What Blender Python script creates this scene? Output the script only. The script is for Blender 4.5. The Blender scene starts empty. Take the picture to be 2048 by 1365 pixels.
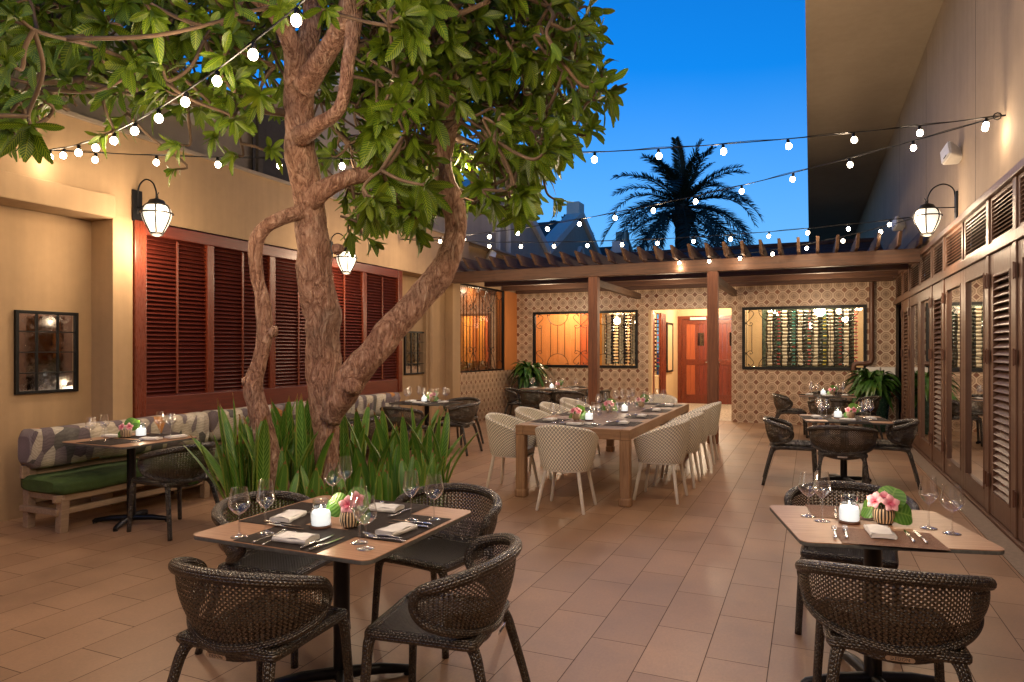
import bpy, math, random
import numpy as np
from mathutils import Vector, Matrix, noise
random.seed(7); RN = np.random.RandomState(7)
S = bpy.context.scene
C = S.collection
PI = math.pi
def R(a): return math.radians(a)
# ---------------------------------------------------------------- camera model
F = 1365.0; CX = 1024.0; HY = 700.0; H = 1.56
TH = math.atan(596.7/F); SN, CN = math.sin(TH), math.cos(TH)
def PD(x, y, d):
    u = (x-CX)/F; v = (HY-y)/F
    return Vector((d*(-SN+u*CN), d*(CN+u*SN), H+v*d))
def PZ(x, y, z=0.0): return PD(x, y, (z-H)*F/(HY-y))
def PXp(x, y, X0):
    u = (x-CX)/F; return PD(x, y, X0/(-SN+u*CN))
def PYp(x, y, Y0):
    u = (x-CX)/F; return PD(x, y, Y0/(CN+u*SN))
def pix(p):
    d = -SN*p[0]+CN*p[1]
    if d < .05: return (1e5, 1e5, d)
    l = CN*p[0]+SN*p[1]
    return (CX+F*l/d, HY-F*(p[2]-H)/d, d)
# ---------------------------------------------------------------- mesh helper
class MB:
    def __init__(s): s.v = []; s.f = []; s.u = []; s.m = []; s.mi = 0
    def add(s, vs, fs, us=None):
        o = len(s.v); s.v.extend([tuple(v) for v in vs])
        for i, f in enumerate(fs):
            s.f.append(tuple(o+k for k in f)); s.m.append(s.mi)
            s.u.append(us[i] if us else [(0, 0)]*len(f))
    def box(s, x0, x1, y0, y1, z0, z1, M=None):
        vs = [(x0,y0,z0),(x1,y0,z0),(x1,y1,z0),(x0,y1,z0),(x0,y0,z1),(x1,y0,z1),(x1,y1,z1),(x0,y1,z1)]
        if M is not None: vs = [M @ Vector(v) for v in vs]
        fs = [(0,3,2,1),(4,5,6,7),(0,1,5,4),(1,2,6,5),(2,3,7,6),(3,0,4,7)]
        dx, dy, dz = x1-x0, y1-y0, z1-z0
        q = lambda a, b: [(0,0),(a,0),(a,b),(0,b)]
        s.add(vs, fs, [q(dy,dx), q(dx,dy), q(dx,dz), q(dy,dz), q(dx,dz), q(dy,dz)])
    def beam(s, a, b, w, h, up=(0,0,1)):
        a = Vector(a); b = Vector(b); t = (b-a); L = t.length; t.normalize()
        sd = t.cross(Vector(up)).normalized(); u2 = sd.cross(t)
        M = Matrix((( t.x, sd.x, u2.x, a.x),(t.y, sd.y, u2.y, a.y),(t.z, sd.z, u2.z, a.z),(0,0,0,1)))
        s.box(0, L, -w/2, w/2, -h/2, h/2, M)
    def tube(s, pts, r, n=8, closed=False, caps=True, fr=None):
        pts = [Vector(p) for p in pts]; N = len(pts)
        rr = r if hasattr(r, '__len__') else [r]*N
        tang = []
        for i in range(N):
            if closed: t = pts[(i+1) % N]-pts[i-1]
            else: t = pts[min(i+1, N-1)]-pts[max(i-1, 0)]
            tang.append(t.normalized() if t.length > 1e-9 else Vector((0,0,1)))
        nrm = Vector((0,0,1)) if abs(tang[0].z) < .9 else Vector((1,0,0))
        nrm = (nrm - tang[0]*nrm.dot(tang[0])).normalized()
        vs = []; L = [0]
        for i in range(N):
            if i:
                nrm = nrm - tang[i]*nrm.dot(tang[i]); nrm.normalize()
                L.append(L[-1]+(pts[i]-pts[i-1]).length)
            bn = tang[i].cross(nrm)
            for k in range(n):
                a = 2*PI*k/n; m = fr(i, k) if fr else 1.0
                vs.append(pts[i]+(nrm*math.cos(a)+bn*math.sin(a))*rr[i]*m)
        L.append(L[-1]+(pts[0]-pts[-1]).length)
        fs = []; us = []; cir = 2*PI*max(rr)
        for i in range(N if closed else N-1):
            j = (i+1) % N
            for k in range(n):
                k2 = (k+1) % n
                fs.append((i*n+k, i*n+k2, j*n+k2, j*n+k))
                a, b = k/n*cir, (k+1)/n*cir
                us.append([(a, L[i]), (b, L[i]), (b, L[i+1]), (a, L[i+1])])
        if caps and not closed:
            fs.append(tuple(range(n-1, -1, -1))); us.append([(0,0)]*n)
            fs.append(tuple((N-1)*n+k for k in range(n))); us.append([(0,0)]*n)
        s.add(vs, fs, us)
    def lathe(s, prof, n=20, c=(0,0,0), sx=1, sy=1, capb=True, capt=True):
        vs = []; fs = []; us = []; N = len(prof); L = [0]
        for i in range(1, N): L.append(L[-1]+math.hypot(prof[i][0]-prof[i-1][0], prof[i][1]-prof[i-1][1]))
        for (r, z) in prof:
            for k in range(n):
                a = 2*PI*k/n; vs.append((c[0]+r*sx*math.cos(a), c[1]+r*sy*math.sin(a), c[2]+z))
        for i in range(N-1):
            for k in range(n):
                k2 = (k+1) % n; fs.append((i*n+k, i*n+k2, (i+1)*n+k2, (i+1)*n+k))
                us.append([(k/n, L[i]), ((k+1)/n, L[i]), ((k+1)/n, L[i+1]), (k/n, L[i+1])])
        if capb and prof[0][0] > 1e-5: fs.append(tuple(range(n-1, -1, -1))); us.append([(0,0)]*n)
        if capt and prof[-1][0] > 1e-5: fs.append(tuple((N-1)*n+k for k in range(n))); us.append([(0,0)]*n)
        s.add(vs, fs, us)
    def grid(s, fn, nu, nv, uv=None, flip=False):
        vs = []; fs = []; us = []
        for i in range(nu+1):
            for j in range(nv+1): vs.append(fn(i/nu, j/nv))
        uv = uv or (lambda a, b: (a, b))
        for i in range(nu):
            for j in range(nv):
                a = i*(nv+1)+j; q = [a, a+nv+1, a+nv+2, a+1]
                w = [uv(i/nu, j/nv), uv((i+1)/nu, j/nv), uv((i+1)/nu, (j+1)/nv), uv(i/nu, (j+1)/nv)]
                if flip: q = q[::-1]; w = w[::-1]
                fs.append(tuple(q)); us.append(w)
        s.add(vs, fs, us)
    def prism(s, poly, z0, z1, M=None):
        n = len(poly)
        vs = [Vector((p[0], p[1], z0)) for p in poly]+[Vector((p[0], p[1], z1)) for p in poly]
        uvp = [(p[0], p[1]) for p in poly]
        if M is not None: vs = [M @ v for v in vs]
        fs = [tuple(range(n-1, -1, -1)), tuple(range(n, 2*n))]
        us = [uvp[::-1], uvp]
        for i in range(n):
            j = (i+1) % n; fs.append((i, j, n+j, n+i)); us.append([(0,0),(1,0),(1,1),(0,1)])
        s.add(vs, fs, us)
def rrect(w, d, r, n=5):
    out = []
    for cx, cy, a0 in ((w/2-r, d/2-r, 0), (-w/2+r, d/2-r, 90), (-w/2+r, -d/2+r, 180), (w/2-r, -d/2+r, 270)):
        for k in range(n+1):
            a = R(a0+90*k/n); out.append((cx+r*math.cos(a), cy+r*math.sin(a)))
    return out
def sp(pts, n=6, closed=False):          # Catmull-Rom
    P = [Vector(p) for p in pts]; N = len(P); out = []
    rng = range(N) if closed else range(N-1)
    for i in rng:
        p0 = P[(i-1) % N] if (closed or i) else P[0]*2-P[1]
        p1 = P[i]; p2 = P[(i+1) % N]
        p3 = P[(i+2) % N] if (closed or i < N-2) else P[-1]*2-P[-2]
        for k in range(n):
            t = k/n
            out.append(.5*((2*p1)+(p2-p0)*t+(2*p0-5*p1+4*p2-p3)*t*t+(3*p1-p0-3*p2+p3)*t**3))
    if not closed: out.append(P[-1])
    return out
def obj(name, mb, m, parent=None, loc=None, smooth=False, bevel=0, rot=None, segs=2):
    me = bpy.data.meshes.new(name); me.from_pydata(mb.v, [], mb.f)
    uvl = me.uv_layers.new(name='UVMap')
    flat = np.array([c for u in mb.u for uv in u for c in uv], dtype=np.float32)
    uvl.data.foreach_set('uv', flat)
    ms = m if isinstance(m, (list, tuple)) else [m]
    for x in ms: me.materials.append(x)
    if len(ms) > 1: me.polygons.foreach_set('material_index', mb.m)
    if smooth: me.polygons.foreach_set('use_smooth', [True]*len(me.polygons))
    me.update()
    if smooth and smooth != 'all':
        try: me.set_sharp_from_angle(angle=R(50))
        except Exception: pass
    o = bpy.data.objects.new(name, me); C.objects.link(o)
    if parent: o.parent = parent
    if loc is not None: o.location = loc
    if rot is not None: o.rotation_euler = rot
    if bevel:
        b = o.modifiers.new('bev', 'BEVEL'); b.width = bevel; b.segments = segs; b.limit_method = 'ANGLE'; b.angle_limit = R(40)
    return o
def tag(o, label, cat=None, group=None, kind=None):
    if label: o['label'] = label
    if cat: o['category'] = cat
    if group: o['group'] = group
    if kind: o['kind'] = kind
    return o
def thing(name, label, cat, loc=(0,0,0), rz=0, group=None):
    o = bpy.data.objects.new(name, None); C.objects.link(o); o.empty_display_size = .1
    o.location = loc; o.rotation_euler = (0, 0, rz); return tag(o, label, cat, group)
def copy_tree(o, parent=None):
    c = o.copy(); C.objects.link(c); c.parent = parent
    for ch in KIDS.get(o.name, None) or [x for x in o.children]: copy_tree(ch, c)
    return c
KIDS = {}
USED = set()
def place(proto, loc, rz, label, group=None, cat=None, rot=None):
    if proto.name in USED: o = copy_tree(proto)
    else: o = proto; USED.add(proto.name)
    o.location = loc; o.rotation_euler = rot if rot is not None else (0, 0, rz)
    if label: o['label'] = label
    if group: o['group'] = group
    if cat: o['category'] = cat
    return o
# ---------------------------------------------------------------- materials
class NT:
    def __init__(s, name):
        s.m = bpy.data.materials.new(name); s.m.use_nodes = True; s.t = s.m.node_tree
        s.b = s.t.nodes['Principled BSDF']; s.out = s.t.nodes['Material Output']; s._c = None
    def n(s, typ, **kw):
        x = s.t.nodes.new(typ)
        for k, v in kw.items(): setattr(x, k, v)
        return x
    def l(s, a, b): s.t.links.new(a, b)
    def M(s, op, a, b=None, c=None, clamp=False):
        x = s.n('ShaderNodeMath', operation=op); x.use_clamp = clamp
        for i, q in enumerate((a, b, c)):
            if q is None: continue
            if isinstance(q, (int, float)): x.inputs[i].default_value = q
            else: s.l(q, x.inputs[i])
        return x.outputs[0]
    def coord(s, w='Object'):
        if s._c is None: s._c = s.n('ShaderNodeTexCoord')
        return s._c.outputs[w]
    def sep(s, v):
        x = s.n('ShaderNodeSeparateXYZ'); s.l(v, x.inputs[0]); return x.outputs
    def comb(s, a, b, c=0.0):
        x = s.n('ShaderNodeCombineXYZ')
        for i, q in enumerate((a, b, c)):
            if isinstance(q, (int, float)): x.inputs[i].default_value = q
            else: s.l(q, x.inputs[i])
        return x.outputs[0]
    def map(s, v, sc=(1,1,1), rot=(0,0,0), loc=(0,0,0)):
        x = s.n('ShaderNodeMapping'); s.l(v, x.inputs[0]); x.inputs[1].default_value = loc
        x.inputs[2].default_value = rot; x.inputs[3].default_value = sc; return x.outputs[0]
    def noise(s, v, sc, det=4, rough=.55, dist=0):
        x = s.n('ShaderNodeTexNoise'); s.l(v, x.inputs['Vector']); x.inputs['Scale'].default_value = sc
        x.inputs['Detail'].default_value = det; x.inputs['Roughness'].default_value = rough; x.inputs['Distortion'].default_value = dist
        return x.outputs['Fac']
    def ramp(s, f, stops):
        x = s.n('ShaderNodeValToRGB'); s.l(f, x.inputs[0]); e = x.color_ramp.elements
        while len(e) < len(stops): e.new(.5)
        for i, (p, c) in enumerate(stops): e[i].position = p; e[i].color = (c[0], c[1], c[2], 1) if hasattr(c, '__len__') else (c, c, c, 1)
        return x.outputs[0]
    def mix(s, f, a, b, mode='MIX'):
        x = s.n('ShaderNodeMix', data_type='RGBA', blend_type=mode)
        for i, q in ((0, f), (6, a), (7, b)):
            if isinstance(q, (int, float)): x.inputs[i].default_value = q if i == 0 else (q, q, q, 1)
            elif isinstance(q, tuple): x.inputs[i].default_value = (q[0], q[1], q[2], 1)
            else: s.l(q, x.inputs[i])
        return x.outputs[2]
    def bump(s, h, st=.3, d=.01):
        x = s.n('ShaderNodeBump'); s.l(h, x.inputs['Height']); x.inputs['Strength'].default_value = st
        x.inputs['Distance'].default_value = d; s.l(x.outputs[0], s.b.inputs['Normal']); return x.outputs[0]
    def set(s, **kw):
        for k, v in kw.items():
            i = s.b.inputs[k]
            if isinstance(v, (int, float)): i.default_value = v
            elif isinstance(v, tuple): i.default_value = (v[0], v[1], v[2], 1)
            else: s.l(v, i)
        return s
def plain(name, col, rough=.5, metal=0, var=.12, sc=6, bump=0, bsc=80, coat=0, bd=.002):
    t = NT(name); co = t.coord()
    f = t.noise(co, sc)
    c = t.ramp(f, [(.3, tuple(x*(1-var) for x in col)), (.7, tuple(min(1, x*(1+var)) for x in col))])
    t.set(**{'Base Color': c, 'Metallic': metal, 'Coat Weight': coat})
    r = t.ramp(t.noise(co, sc*3), [(.3, max(0, rough-.08)), (.7, min(1, rough+.08))]); t.set(Roughness=r)
    if bump: t.bump(t.noise(co, bsc, 6), bump, bd)
    return t.m
def wood(name, c1, c2, axis=0, rough=.45, sc=1.0, bump=.15, wear=0):
    t = NT(name); co = t.coord()
    scl = [14*sc]*3; scl[axis] = .9*sc
    f = t.noise(t.map(co, tuple(scl)), 3, 8, .65, .6)
    f2 = t.noise(t.map(co, tuple(x*6 for x in scl)), 3, 4)
    ff = t.M('ADD', t.M('MULTIPLY', f, .75), t.M('MULTIPLY', f2, .25))
    t.set(**{'Base Color': t.ramp(ff, [(.32, c1), (.68, c2)]), 'Roughness': t.ramp(f2, [(.3, rough-.1), (.7, rough+.12)])})
    t.bump(ff, bump, .004); return t.m
def emis(name, col, st, sample=False):
    t = NT(name); t.set(**{'Base Color': (.8,.8,.8), 'Emission Color': col, 'Emission Strength': st, 'Roughness': .3})
    if not sample: t.m.cycles.emission_sampling = 'NONE'
    return t.m
def glassy(name, tint=(.93,.95,.95), ior=1.5, boost=1.0, rough=.0, base=.0):
    t = NT(name); t.t.nodes.remove(t.b)
    tr = t.n('ShaderNodeBsdfTransparent'); tr.inputs[0].default_value = (*tint, 1)
    gl = t.n('ShaderNodeBsdfAnisotropic') if False else t.n('ShaderNodeBsdfGlossy'); gl.inputs['Roughness'].default_value = rough
    gl.inputs[0].default_value = (1,1,1,1)
    fr = t.n('ShaderNodeLayerWeight'); fr.inputs['Blend'].default_value = .5
    f = t.M('ADD', t.M('MULTIPLY', t.M('POWER', fr.outputs['Facing'], 2.2), .85*boost), .07+base, clamp=True)
    mx = t.n('ShaderNodeMixShader'); t.l(f, mx.inputs[0]); t.l(tr.outputs[0], mx.inputs[1]); t.l(gl.outputs[0], mx.inputs[2])
    t.l(mx.outputs[0], t.out.inputs[0]); return t.m
def stucco(name, col, var=.1):
    t = NT(name); co = t.coord()
    f = t.noise(co, .8, 5, .6); g = t.noise(co, 12, 5)
    st = t.noise(t.map(co, (5, 5, .4)), 1.5, 4)
    ff = t.M('ADD', t.M('MULTIPLY', f, .5), t.M('ADD', t.M('MULTIPLY', g, .15), t.M('MULTIPLY', st, .35)))
    t.set(**{'Base Color': t.ramp(ff, [(.35, tuple(x*(1-var) for x in col)), (.65, tuple(min(1, x*(1+var)) for x in col))]), 'Roughness': .82})
    t.bump(t.noise(co, 160, 6, .7), .35, .004); return t.m
M = {}
M['stucco'] = stucco('cream_stucco', (.39, .26, .145), .16)
M['stucco_r'] = stucco('taupe_stucco', (.30, .225, .16), .16)
M['stucco_g'] = stucco('grey_stucco', (.30, .245, .19), .15)
M['coping'] = stucco('coping_stucco', (.46, .44, .41))
M['soffit'] = stucco('soffit_stucco', (.32, .26, .19))
M['maho'] = wood('mahogany', (.07, .011, .005), (.19, .033, .011), 2, .30)
M['mahoy'] = wood('mahogany_lengthwise', (.075, .011, .006), (.16, .027, .011), 1, .38)
M['slat'] = wood('mahogany_slats', (.055, .008, .005), (.105, .016, .008), 1, .4)
M['bdoor'] = wood('brown_painted_wood', (.095, .043, .024), (.15, .075, .044), 2, .4, 1, .05)
M['pergy'] = wood('pergola_wood', (.045, .021, .012), (.145, .064, .032), 0, .6, .8, .4)
M['pergz'] = wood('pergola_post_wood', (.075, .024, .011), (.24, .085, .036), 2, .6, .8, .4)
M['pergr'] = wood('pergola_rafter_wood', (.05, .027, .017), (.14, .078, .045), 1, .65, .8, .4)
M['iron'] = plain('black_iron', (.012, .012, .013), .45, .6)
M['blackm'] = plain('black_powder_metal', (.014, .014, .016), .38, .5)
M['teak'] = wood('weathered_teak', (.20, .105, .052), (.40, .235, .125), 0, .6, 1, .3)
M['teakz'] = wood('weathered_teak_leg', (.20, .105, .052), (.42, .25, .135), 2, .6, 1, .3)
M['teakd'] = wood('dark_teak_top', (.10, .062, .045), (.20, .125, .09), 1, .5, .8, .3)
M['bench'] = wood('bench_wood', (.24, .16, .105), (.42, .30, .20), 1, .6, 1, .2)
M['white'] = plain('white_ceramic', (.75, .73, .70), .4)
M['whitem'] = plain('white_metal', (.68, .62, .54), .38)
M['spk'] = plain('white_plastic', (.60, .57, .53), .5)
M['ng'] = plain('linen_napkin', (.78, .76, .74), .9, 0, .05, 30, .5, 900)
M['steel'] = plain('cutlery_steel', (.55, .54, .53), .2, 1)
M['mirror'] = plain('mirror_glass', (.72, .72, .72), .02, 1, 0)
M['copper'] = plain('brown_pipe_paint', (.11, .045, .025), .4)
M['grey'] = plain('grey_box_paint', (.62, .60, .56), .4)
M['leafd'] = None
# orange room walls
M['orange'] = stucco('orange_plaster', (.60, .22, .060))
M['redor'] = stucco('red_orange_plaster', (.48, .10, .025))
M['yelor'] = stucco('yellow_orange_plaster', (.80, .34, .055))
M['cream'] = stucco('cream_interior', (.60, .43, .25))
M['ceil'] = stucco('white_ceiling', (.7, .65, .55))
# ------- laminate table top
t = NT('walnut_laminate'); co = t.coord('Object')
f = t.noise(t.map(co, (2.2, 60, 10)), 2.0, 7, .6, .4)
t.set(**{'Base Color': t.ramp(f, [(.3, (.27,.135,.075)), (.5, (.40,.22,.13)), (.72, (.50,.29,.18))]), 'Roughness': .36}); t.bump(f, .05, .002); M['lam'] = t.m
M['lamedge'] = plain('slate_edge', (.10, .10, .095), .5, 0, .3, 40)
# ------- woven materials
def weave(name, c1, c2, su, sv, rough=.33, spec=.6):
    t = NT(name); u = t.coord('UV'); x = t.sep(u)
    a = t.M('MULTIPLY', x[1], su); b = t.M('MULTIPLY', x[0], sv)
    row = t.M('FLOOR', b); a2 = t.M('ADD', a, t.M('MULTIPLY', row, .5))
    fa = t.M('SUBTRACT', t.M('FRACT', a2), .5); fb = t.M('SUBTRACT', t.M('FRACT', b), .5)
    ha = t.M('SUBTRACT', 1.0, t.M('MULTIPLY', t.M('MULTIPLY', fa, fa), 4.0)); hb = t.M('SUBTRACT', 1.0, t.M('MULTIPLY', t.M('MULTIPLY', fb, fb), 3.6))
    hgt = t.M('MULTIPLY', t.M('POWER', ha, .75), hb)
    cell = t.n('ShaderNodeTexWhiteNoise', noise_dimensions='2D'); t.l(t.comb(t.M('FLOOR', a2), row), cell.inputs['Vector'])
    col = t.mix(cell.outputs[0], c1, c2)
    dk = t.ramp(hgt, [(.1, .08), (.55, 1.0)])
    t.set(**{'Base Color': t.mix(1.0, col, dk, 'MULTIPLY'), 'Roughness': rough, 'Specular IOR Level': spec})
    t.bump(hgt, 1.0, .004); return t.m
M['wvt'] = weave('dark_woven_wicker', (.016,.011,.007), (.06,.041,.024), 62, 78, .27, .8)
M['wvs'] = weave('dark_woven_seat', (.014,.010,.006), (.042,.03,.018), 60, 90, .3, .7)
t = NT('dark_wicker_strand'); co = t.coord('UV')
t.set(**{'Base Color': t.ramp(t.noise(t.coord(), 90), [(.3, (.022,.015,.009)), (.7, (.085,.058,.035))]), 'Roughness': .25, 'Specular IOR Level': .9}); M['strand'] = t.m
M['wvm'] = weave('placemat_weave', (.030,.017,.014), (.055,.032,.026), 260, 260, .6, .3)
M['wvr'] = weave('rust_placemat_weave', (.42,.19,.12), (.60,.33,.21), 220, 220, .55, .3)
M['wvc'] = weave('striped_cushion_weave', (.02,.018,.017), (.30,.28,.25), 55, 4, .8, .2)
# ------- tub chair fabric: cream diamond lattice with ringed dots
t = NT('cream_black_lattice_fabric'); u = t.sep(t.coord('UV'))
def lat(t, u, sc):
    p = t.M('MULTIPLY', t.M('ADD', u[0], t.M('MULTIPLY', u[1], .9)), sc); q = t.M('MULTIPLY', t.M('SUBTRACT', u[0], t.M('MULTIPLY', u[1], .9)), sc)
    return t.M('ABSOLUTE', t.M('SUBTRACT', t.M('FRACT', p), .5)), t.M('ABSOLUTE', t.M('SUBTRACT', t.M('FRACT', q), .5))
fa, fb = lat(t, u, 26)
mx = t.M('MAXIMUM', fa, fb)
r2 = t.M('SQRT', t.M('ADD', t.M('MULTIPLY', fa, fa), t.M('MULTIPLY', fb, fb)))
ring = t.ramp(r2, [(0, (.9,.84,.72)), (.15, (.9,.84,.72)), (.18, (.012,.010,.008)), (.345, (.012,.010,.008)), (.375, (.9,.83,.70))])
t.set(**{'Base Color': ring, 'Roughness': .75}); t.bump(t.ramp(r2, [(.1, 1.0), (.3, 0.0), (.5, .8)]), .6, .003); M['lattice'] = t.m
# ------- patterned wall tile
def tilemat(name, ax):
    t = NT(name); s = t.sep(t.coord()); a = .212
    px = t.M('DIVIDE', s[ax], a); pz = t.M('DIVIDE', t.M('SUBTRACT', s[2], .02), a)
    qx = t.M('ABSOLUTE', t.M('SUBTRACT', t.M('FRACT', px), .5)); qz = t.M('ABSOLUTE', t.M('SUBTRACT', t.M('FRACT', pz), .5))
    sm = t.M('ADD', qx, qz); mxx = t.M('MAXIMUM', qx, qz)
    r = t.M('SQRT', t.M('ADD', t.M('MULTIPLY', qx, qx), t.M('MULTIPLY', qz, qz)))
    octa = t.M('MAXIMUM', t.M('MULTIPLY', mxx, 1.0), t.M('MULTIPLY', sm, .735))       # octagonal distance, 0.5 on its border
    cell = t.n('ShaderNodeTexWhiteNoise', noise_dimensions='2D')
    t.l(t.comb(t.M('FLOOR', t.M('ADD', px, .5)), t.M('FLOOR', t.M('ADD', pz, .5))), cell.inputs['Vector'])
    dia = t.mix(cell.outputs[0], (.17,.062,.03), (.31,.145,.078))
    oc = t.ramp(octa, [(0, (.44,.30,.20)), (.05, (.10,.05,.03)), (.10, (.46,.32,.21)), (.16, (.24,.14,.09)), (.19, (.44,.30,.20)), (.26, (.40,.26,.17)), (.29, (.54,.40,.28)), (.34, (.54,.40,.28)), (.36, (.36,.225,.145)), (.425, (.36,.225,.145)), (.445, (.64,.49,.35)), (.5, (.64,.49,.35))])
    isd = t.M('GREATER_THAN', sm, .68)
    bord = t.M('LESS_THAN', sm, .735)
    c = t.mix(isd, oc, t.mix(bord, dia, (.64,.49,.35)))
    # petals of the centre flower
    pet = t.M('MULTIPLY', t.M('LESS_THAN', t.M('ABSOLUTE', t.M('SUBTRACT', r, .215)), .03), t.M('LESS_THAN', t.M('MULTIPLY', qx, qz), .012))
    c = t.mix(t.M('MULTIPLY', pet, .6), c, (.17,.10,.065))
    gx = t.M('ABSOLUTE', t.M('SUBTRACT', t.M('FRACT', t.M('MULTIPLY', px, .5)), .5)); gz = t.M('ABSOLUTE', t.M('SUBTRACT', t.M('FRACT', t.M('MULTIPLY', pz, .5)), .5))
    gr = t.M('GREATER_THAN', t.M('MAXIMUM', gx, gz), .494)
    c = t.mix(t.M('MULTIPLY', gr, .6), c, (.25,.17,.12))
    nz = t.noise(t.coord(), 3, 5); c = t.mix(.35, c, t.ramp(nz, [(.3, .55), (.7, 1.0)]), 'MULTIPLY')
    t.set(**{'Base Color': c, 'Roughness': .42}); t.bump(gr, -.3, .002); return t.m
M['tilex'] = tilemat('patterned_tile_back', 0); M['tiley'] = tilemat('patterned_tile_side', 1)
# ------- terrace floor tiles
t = NT('terracotta_porcelain_tile'); s = t.sep(t.coord())
bx = t.M('SUBTRACT', s[1], 4.17); by = t.M('ADD', s[0], .789+30.0)
br = t.n('ShaderNodeTexBrick'); t.l(t.comb(bx, by), br.inputs['Vector'])
br.offset = .5; br.offset_frequency = 2; br.inputs['Scale'].default_value = 1.0; br.inputs['Mortar Size'].default_value = .0026
br.inputs['Mortar Smooth'].default_value = .25; br.inputs['Brick Width'].default_value = .6; br.inputs['Row Height'].default_value = .3
br.inputs['Color1'].default_value = (.36, .205, .118, 1); br.inputs['Color2'].default_value = (.47, .28, .165, 1); br.inputs['Mortar'].default_value = (.10, .055, .032, 1)
n1 = t.noise(t.coord(), 1.6, 6, .6); n2 = t.noise(t.map(t.coord(), (30, 9, 1)), 3, 6, .65); n3 = t.noise(t.coord(), 60, 4, .7)
c = t.mix(.55, br.outputs['Color'], t.ramp(n1, [(.3, .52), (.65, 1.0)]), 'MULTIPLY')
c = t.mix(.45, c, t.ramp(n2, [(.35, .7), (.65, 1.0)]), 'MULTIPLY'); c = t.mix(.35, c, t.ramp(n3, [(.35, .72), (.6, 1.0)]), 'MULTIPLY')
rg = t.M('ADD', t.M('MULTIPLY', n1, .22), t.M('MULTIPLY', n2, .2))
t.set(**{'Base Color': c, 'Roughness': t.M('ADD', t.M('ADD', rg, .20), t.M('MULTIPLY', br.outputs['Fac'], .5)), 'Specular IOR Level': .5})
hh = t.M('ADD', t.M('MULTIPLY', br.outputs['Fac'], -1.0), t.M('MULTIPLY', n2, .12)); t.bump(hh, .35, .0025); M['floor'] = t.m
M['pfloor'] = plain('pale_passage_tile', (.55, .50, .42), .3)
M['ground'] = plain('dry_ground', (.12, .10, .07), .9, 0, .3, 2, .5, 20)
# ------- banquette print
t = NT('botanical_print_fabric'); co = t.map(t.coord(), (1, 1, 1), (.3, .5, .2))
v = t.n('ShaderNodeTexVoronoi', feature='F1'); wv = t.noise(co, 3, 3)
t.l(t.map(t.mix(.12, co, t.n('ShaderNodeTexNoise').outputs[1]) if False else co, (3.2, 7.5, 3.6), (.4, .2, .5)), v.inputs['Vector']); v.inputs['Scale'].default_value = 1.4; v.inputs['Randomness'].default_value = 1
sepc = t.sep(v.outputs['Color'])
colr = t.ramp(sepc[0], [(0, (.60,.52,.40)), (.22, (.17,.13,.145)), (.42, (.50,.43,.36)), (.56, (.27,.22,.23)), (.72, (.64,.58,.48)), (.86, (.13,.12,.11)), (.96, (.60,.26,.07))])
for nme in colr.node.color_ramp.elements: pass
colr.node.color_ramp.interpolation = 'CONSTANT'
w2 = t.n('ShaderNodeTexWave'); t.l(co, w2.inputs[0]); w2.inputs['Scale'].default_value = 22; w2.inputs['Distortion'].default_value = 6
c = t.mix(.45, colr, t.ramp(w2.outputs['Fac'], [(.2, .5), (.7, 1.0)]), 'MULTIPLY'); c = t.mix(.6, c, t.ramp(v.outputs['Distance'], [(0, 1.0), (.8, .45)]), 'MULTIPLY')
t.set(**{'Base Color': c, 'Roughness': .85}); t.bump(t.noise(t.coord(), 400), .3, .002); M['print'] = t.m
M['green'] = plain('green_velvet', (.045, .085, .018), .85, 0, .25, 8, .4, 500)
# ------- vegetation
def leafmat(name, dark, light, vein, nv, trans=.25, rough=.38, k=.55, edge=0):
    t = NT(name); u = t.sep(t.coord('UV'))                       # u across (-1..1), v along 0..1
    au = t.M('ABSOLUTE', u[0])
    st = t.M('FRACT', t.M('MULTIPLY', t.M('SUBTRACT', u[1], t.M('MULTIPLY', au, .12)), nv))
    band = t.M('ABSOLUTE', t.M('SUBTRACT', st, .5))
    mid = t.M('LESS_THAN', au, .07)
    obn = t.noise(t.coord(), 2.3, 2); base = t.mix(t.ramp(obn, [(.35, 0.0), (.65, 1.0)]), dark, light); yel = t.noise(t.coord(), 5.1, 1)
    base = t.mix(t.ramp(yel, [(.60, 0.0), (.74, .75)]), base, (light[0]*2.6, light[1]*1.35, light[2]))
    c = t.mix(t.M('MULTIPLY', t.ramp(band, [(.08, 1.0), (.34, 0.0)]), k), base, vein); c = t.mix(t.M('MULTIPLY', mid, .8), c, vein)
    if edge:
        c = t.mix(t.M('MULTIPLY', t.M('GREATER_THAN', au, .80), .7), c, (.30,.34,.06)); c = t.mix(t.M('GREATER_THAN', t.M('ADD', u[1], t.M('MULTIPLY', yel, .10)), 1.0), c, (.28,.15,.05))
    t.set(**{'Base Color': c, 'Roughness': rough}); t.bump(band, .5, .004)
    ts = t.n('ShaderNodeBsdfTranslucent'); t.l(c, ts.inputs[0])
    mx = t.n('ShaderNodeMixShader'); mx.inputs[0].default_value = trans
    t.l(t.b.outputs[0], mx.inputs[1]); t.l(ts.outputs[0], mx.inputs[2]); t.l(mx.outputs[0], t.out.inputs[0]); return t.m
M['fleaf'] = leafmat('frangipani_leaf', (.010,.062,.004), (.058,.142,.010), (.27,.34,.02), 15, .22, .36, .7)
M['sleaf'] = leafmat('snake_plant_leaf', (.025,.11,.010), (.07,.21,.022), (.22,.40,.07), 22, .12, .35, .7, 1)
M['oleaf'] = leafmat('sea_grape_leaf', (.05,.16,.015), (.09,.25,.02), (.18,.33,.06), 7, .2)
M['pleaf'] = leafmat('potted_plant_leaf', (.02,.075,.01), (.05,.13,.02), (.06,.14,.03), 3, .15, .3)
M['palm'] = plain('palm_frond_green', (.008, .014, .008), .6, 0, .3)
M['palmt'] = plain('palm_trunk_bark', (.03, .022, .018), .9, 0, .4, 6, 1.0, 14, bd=.05)
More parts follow.
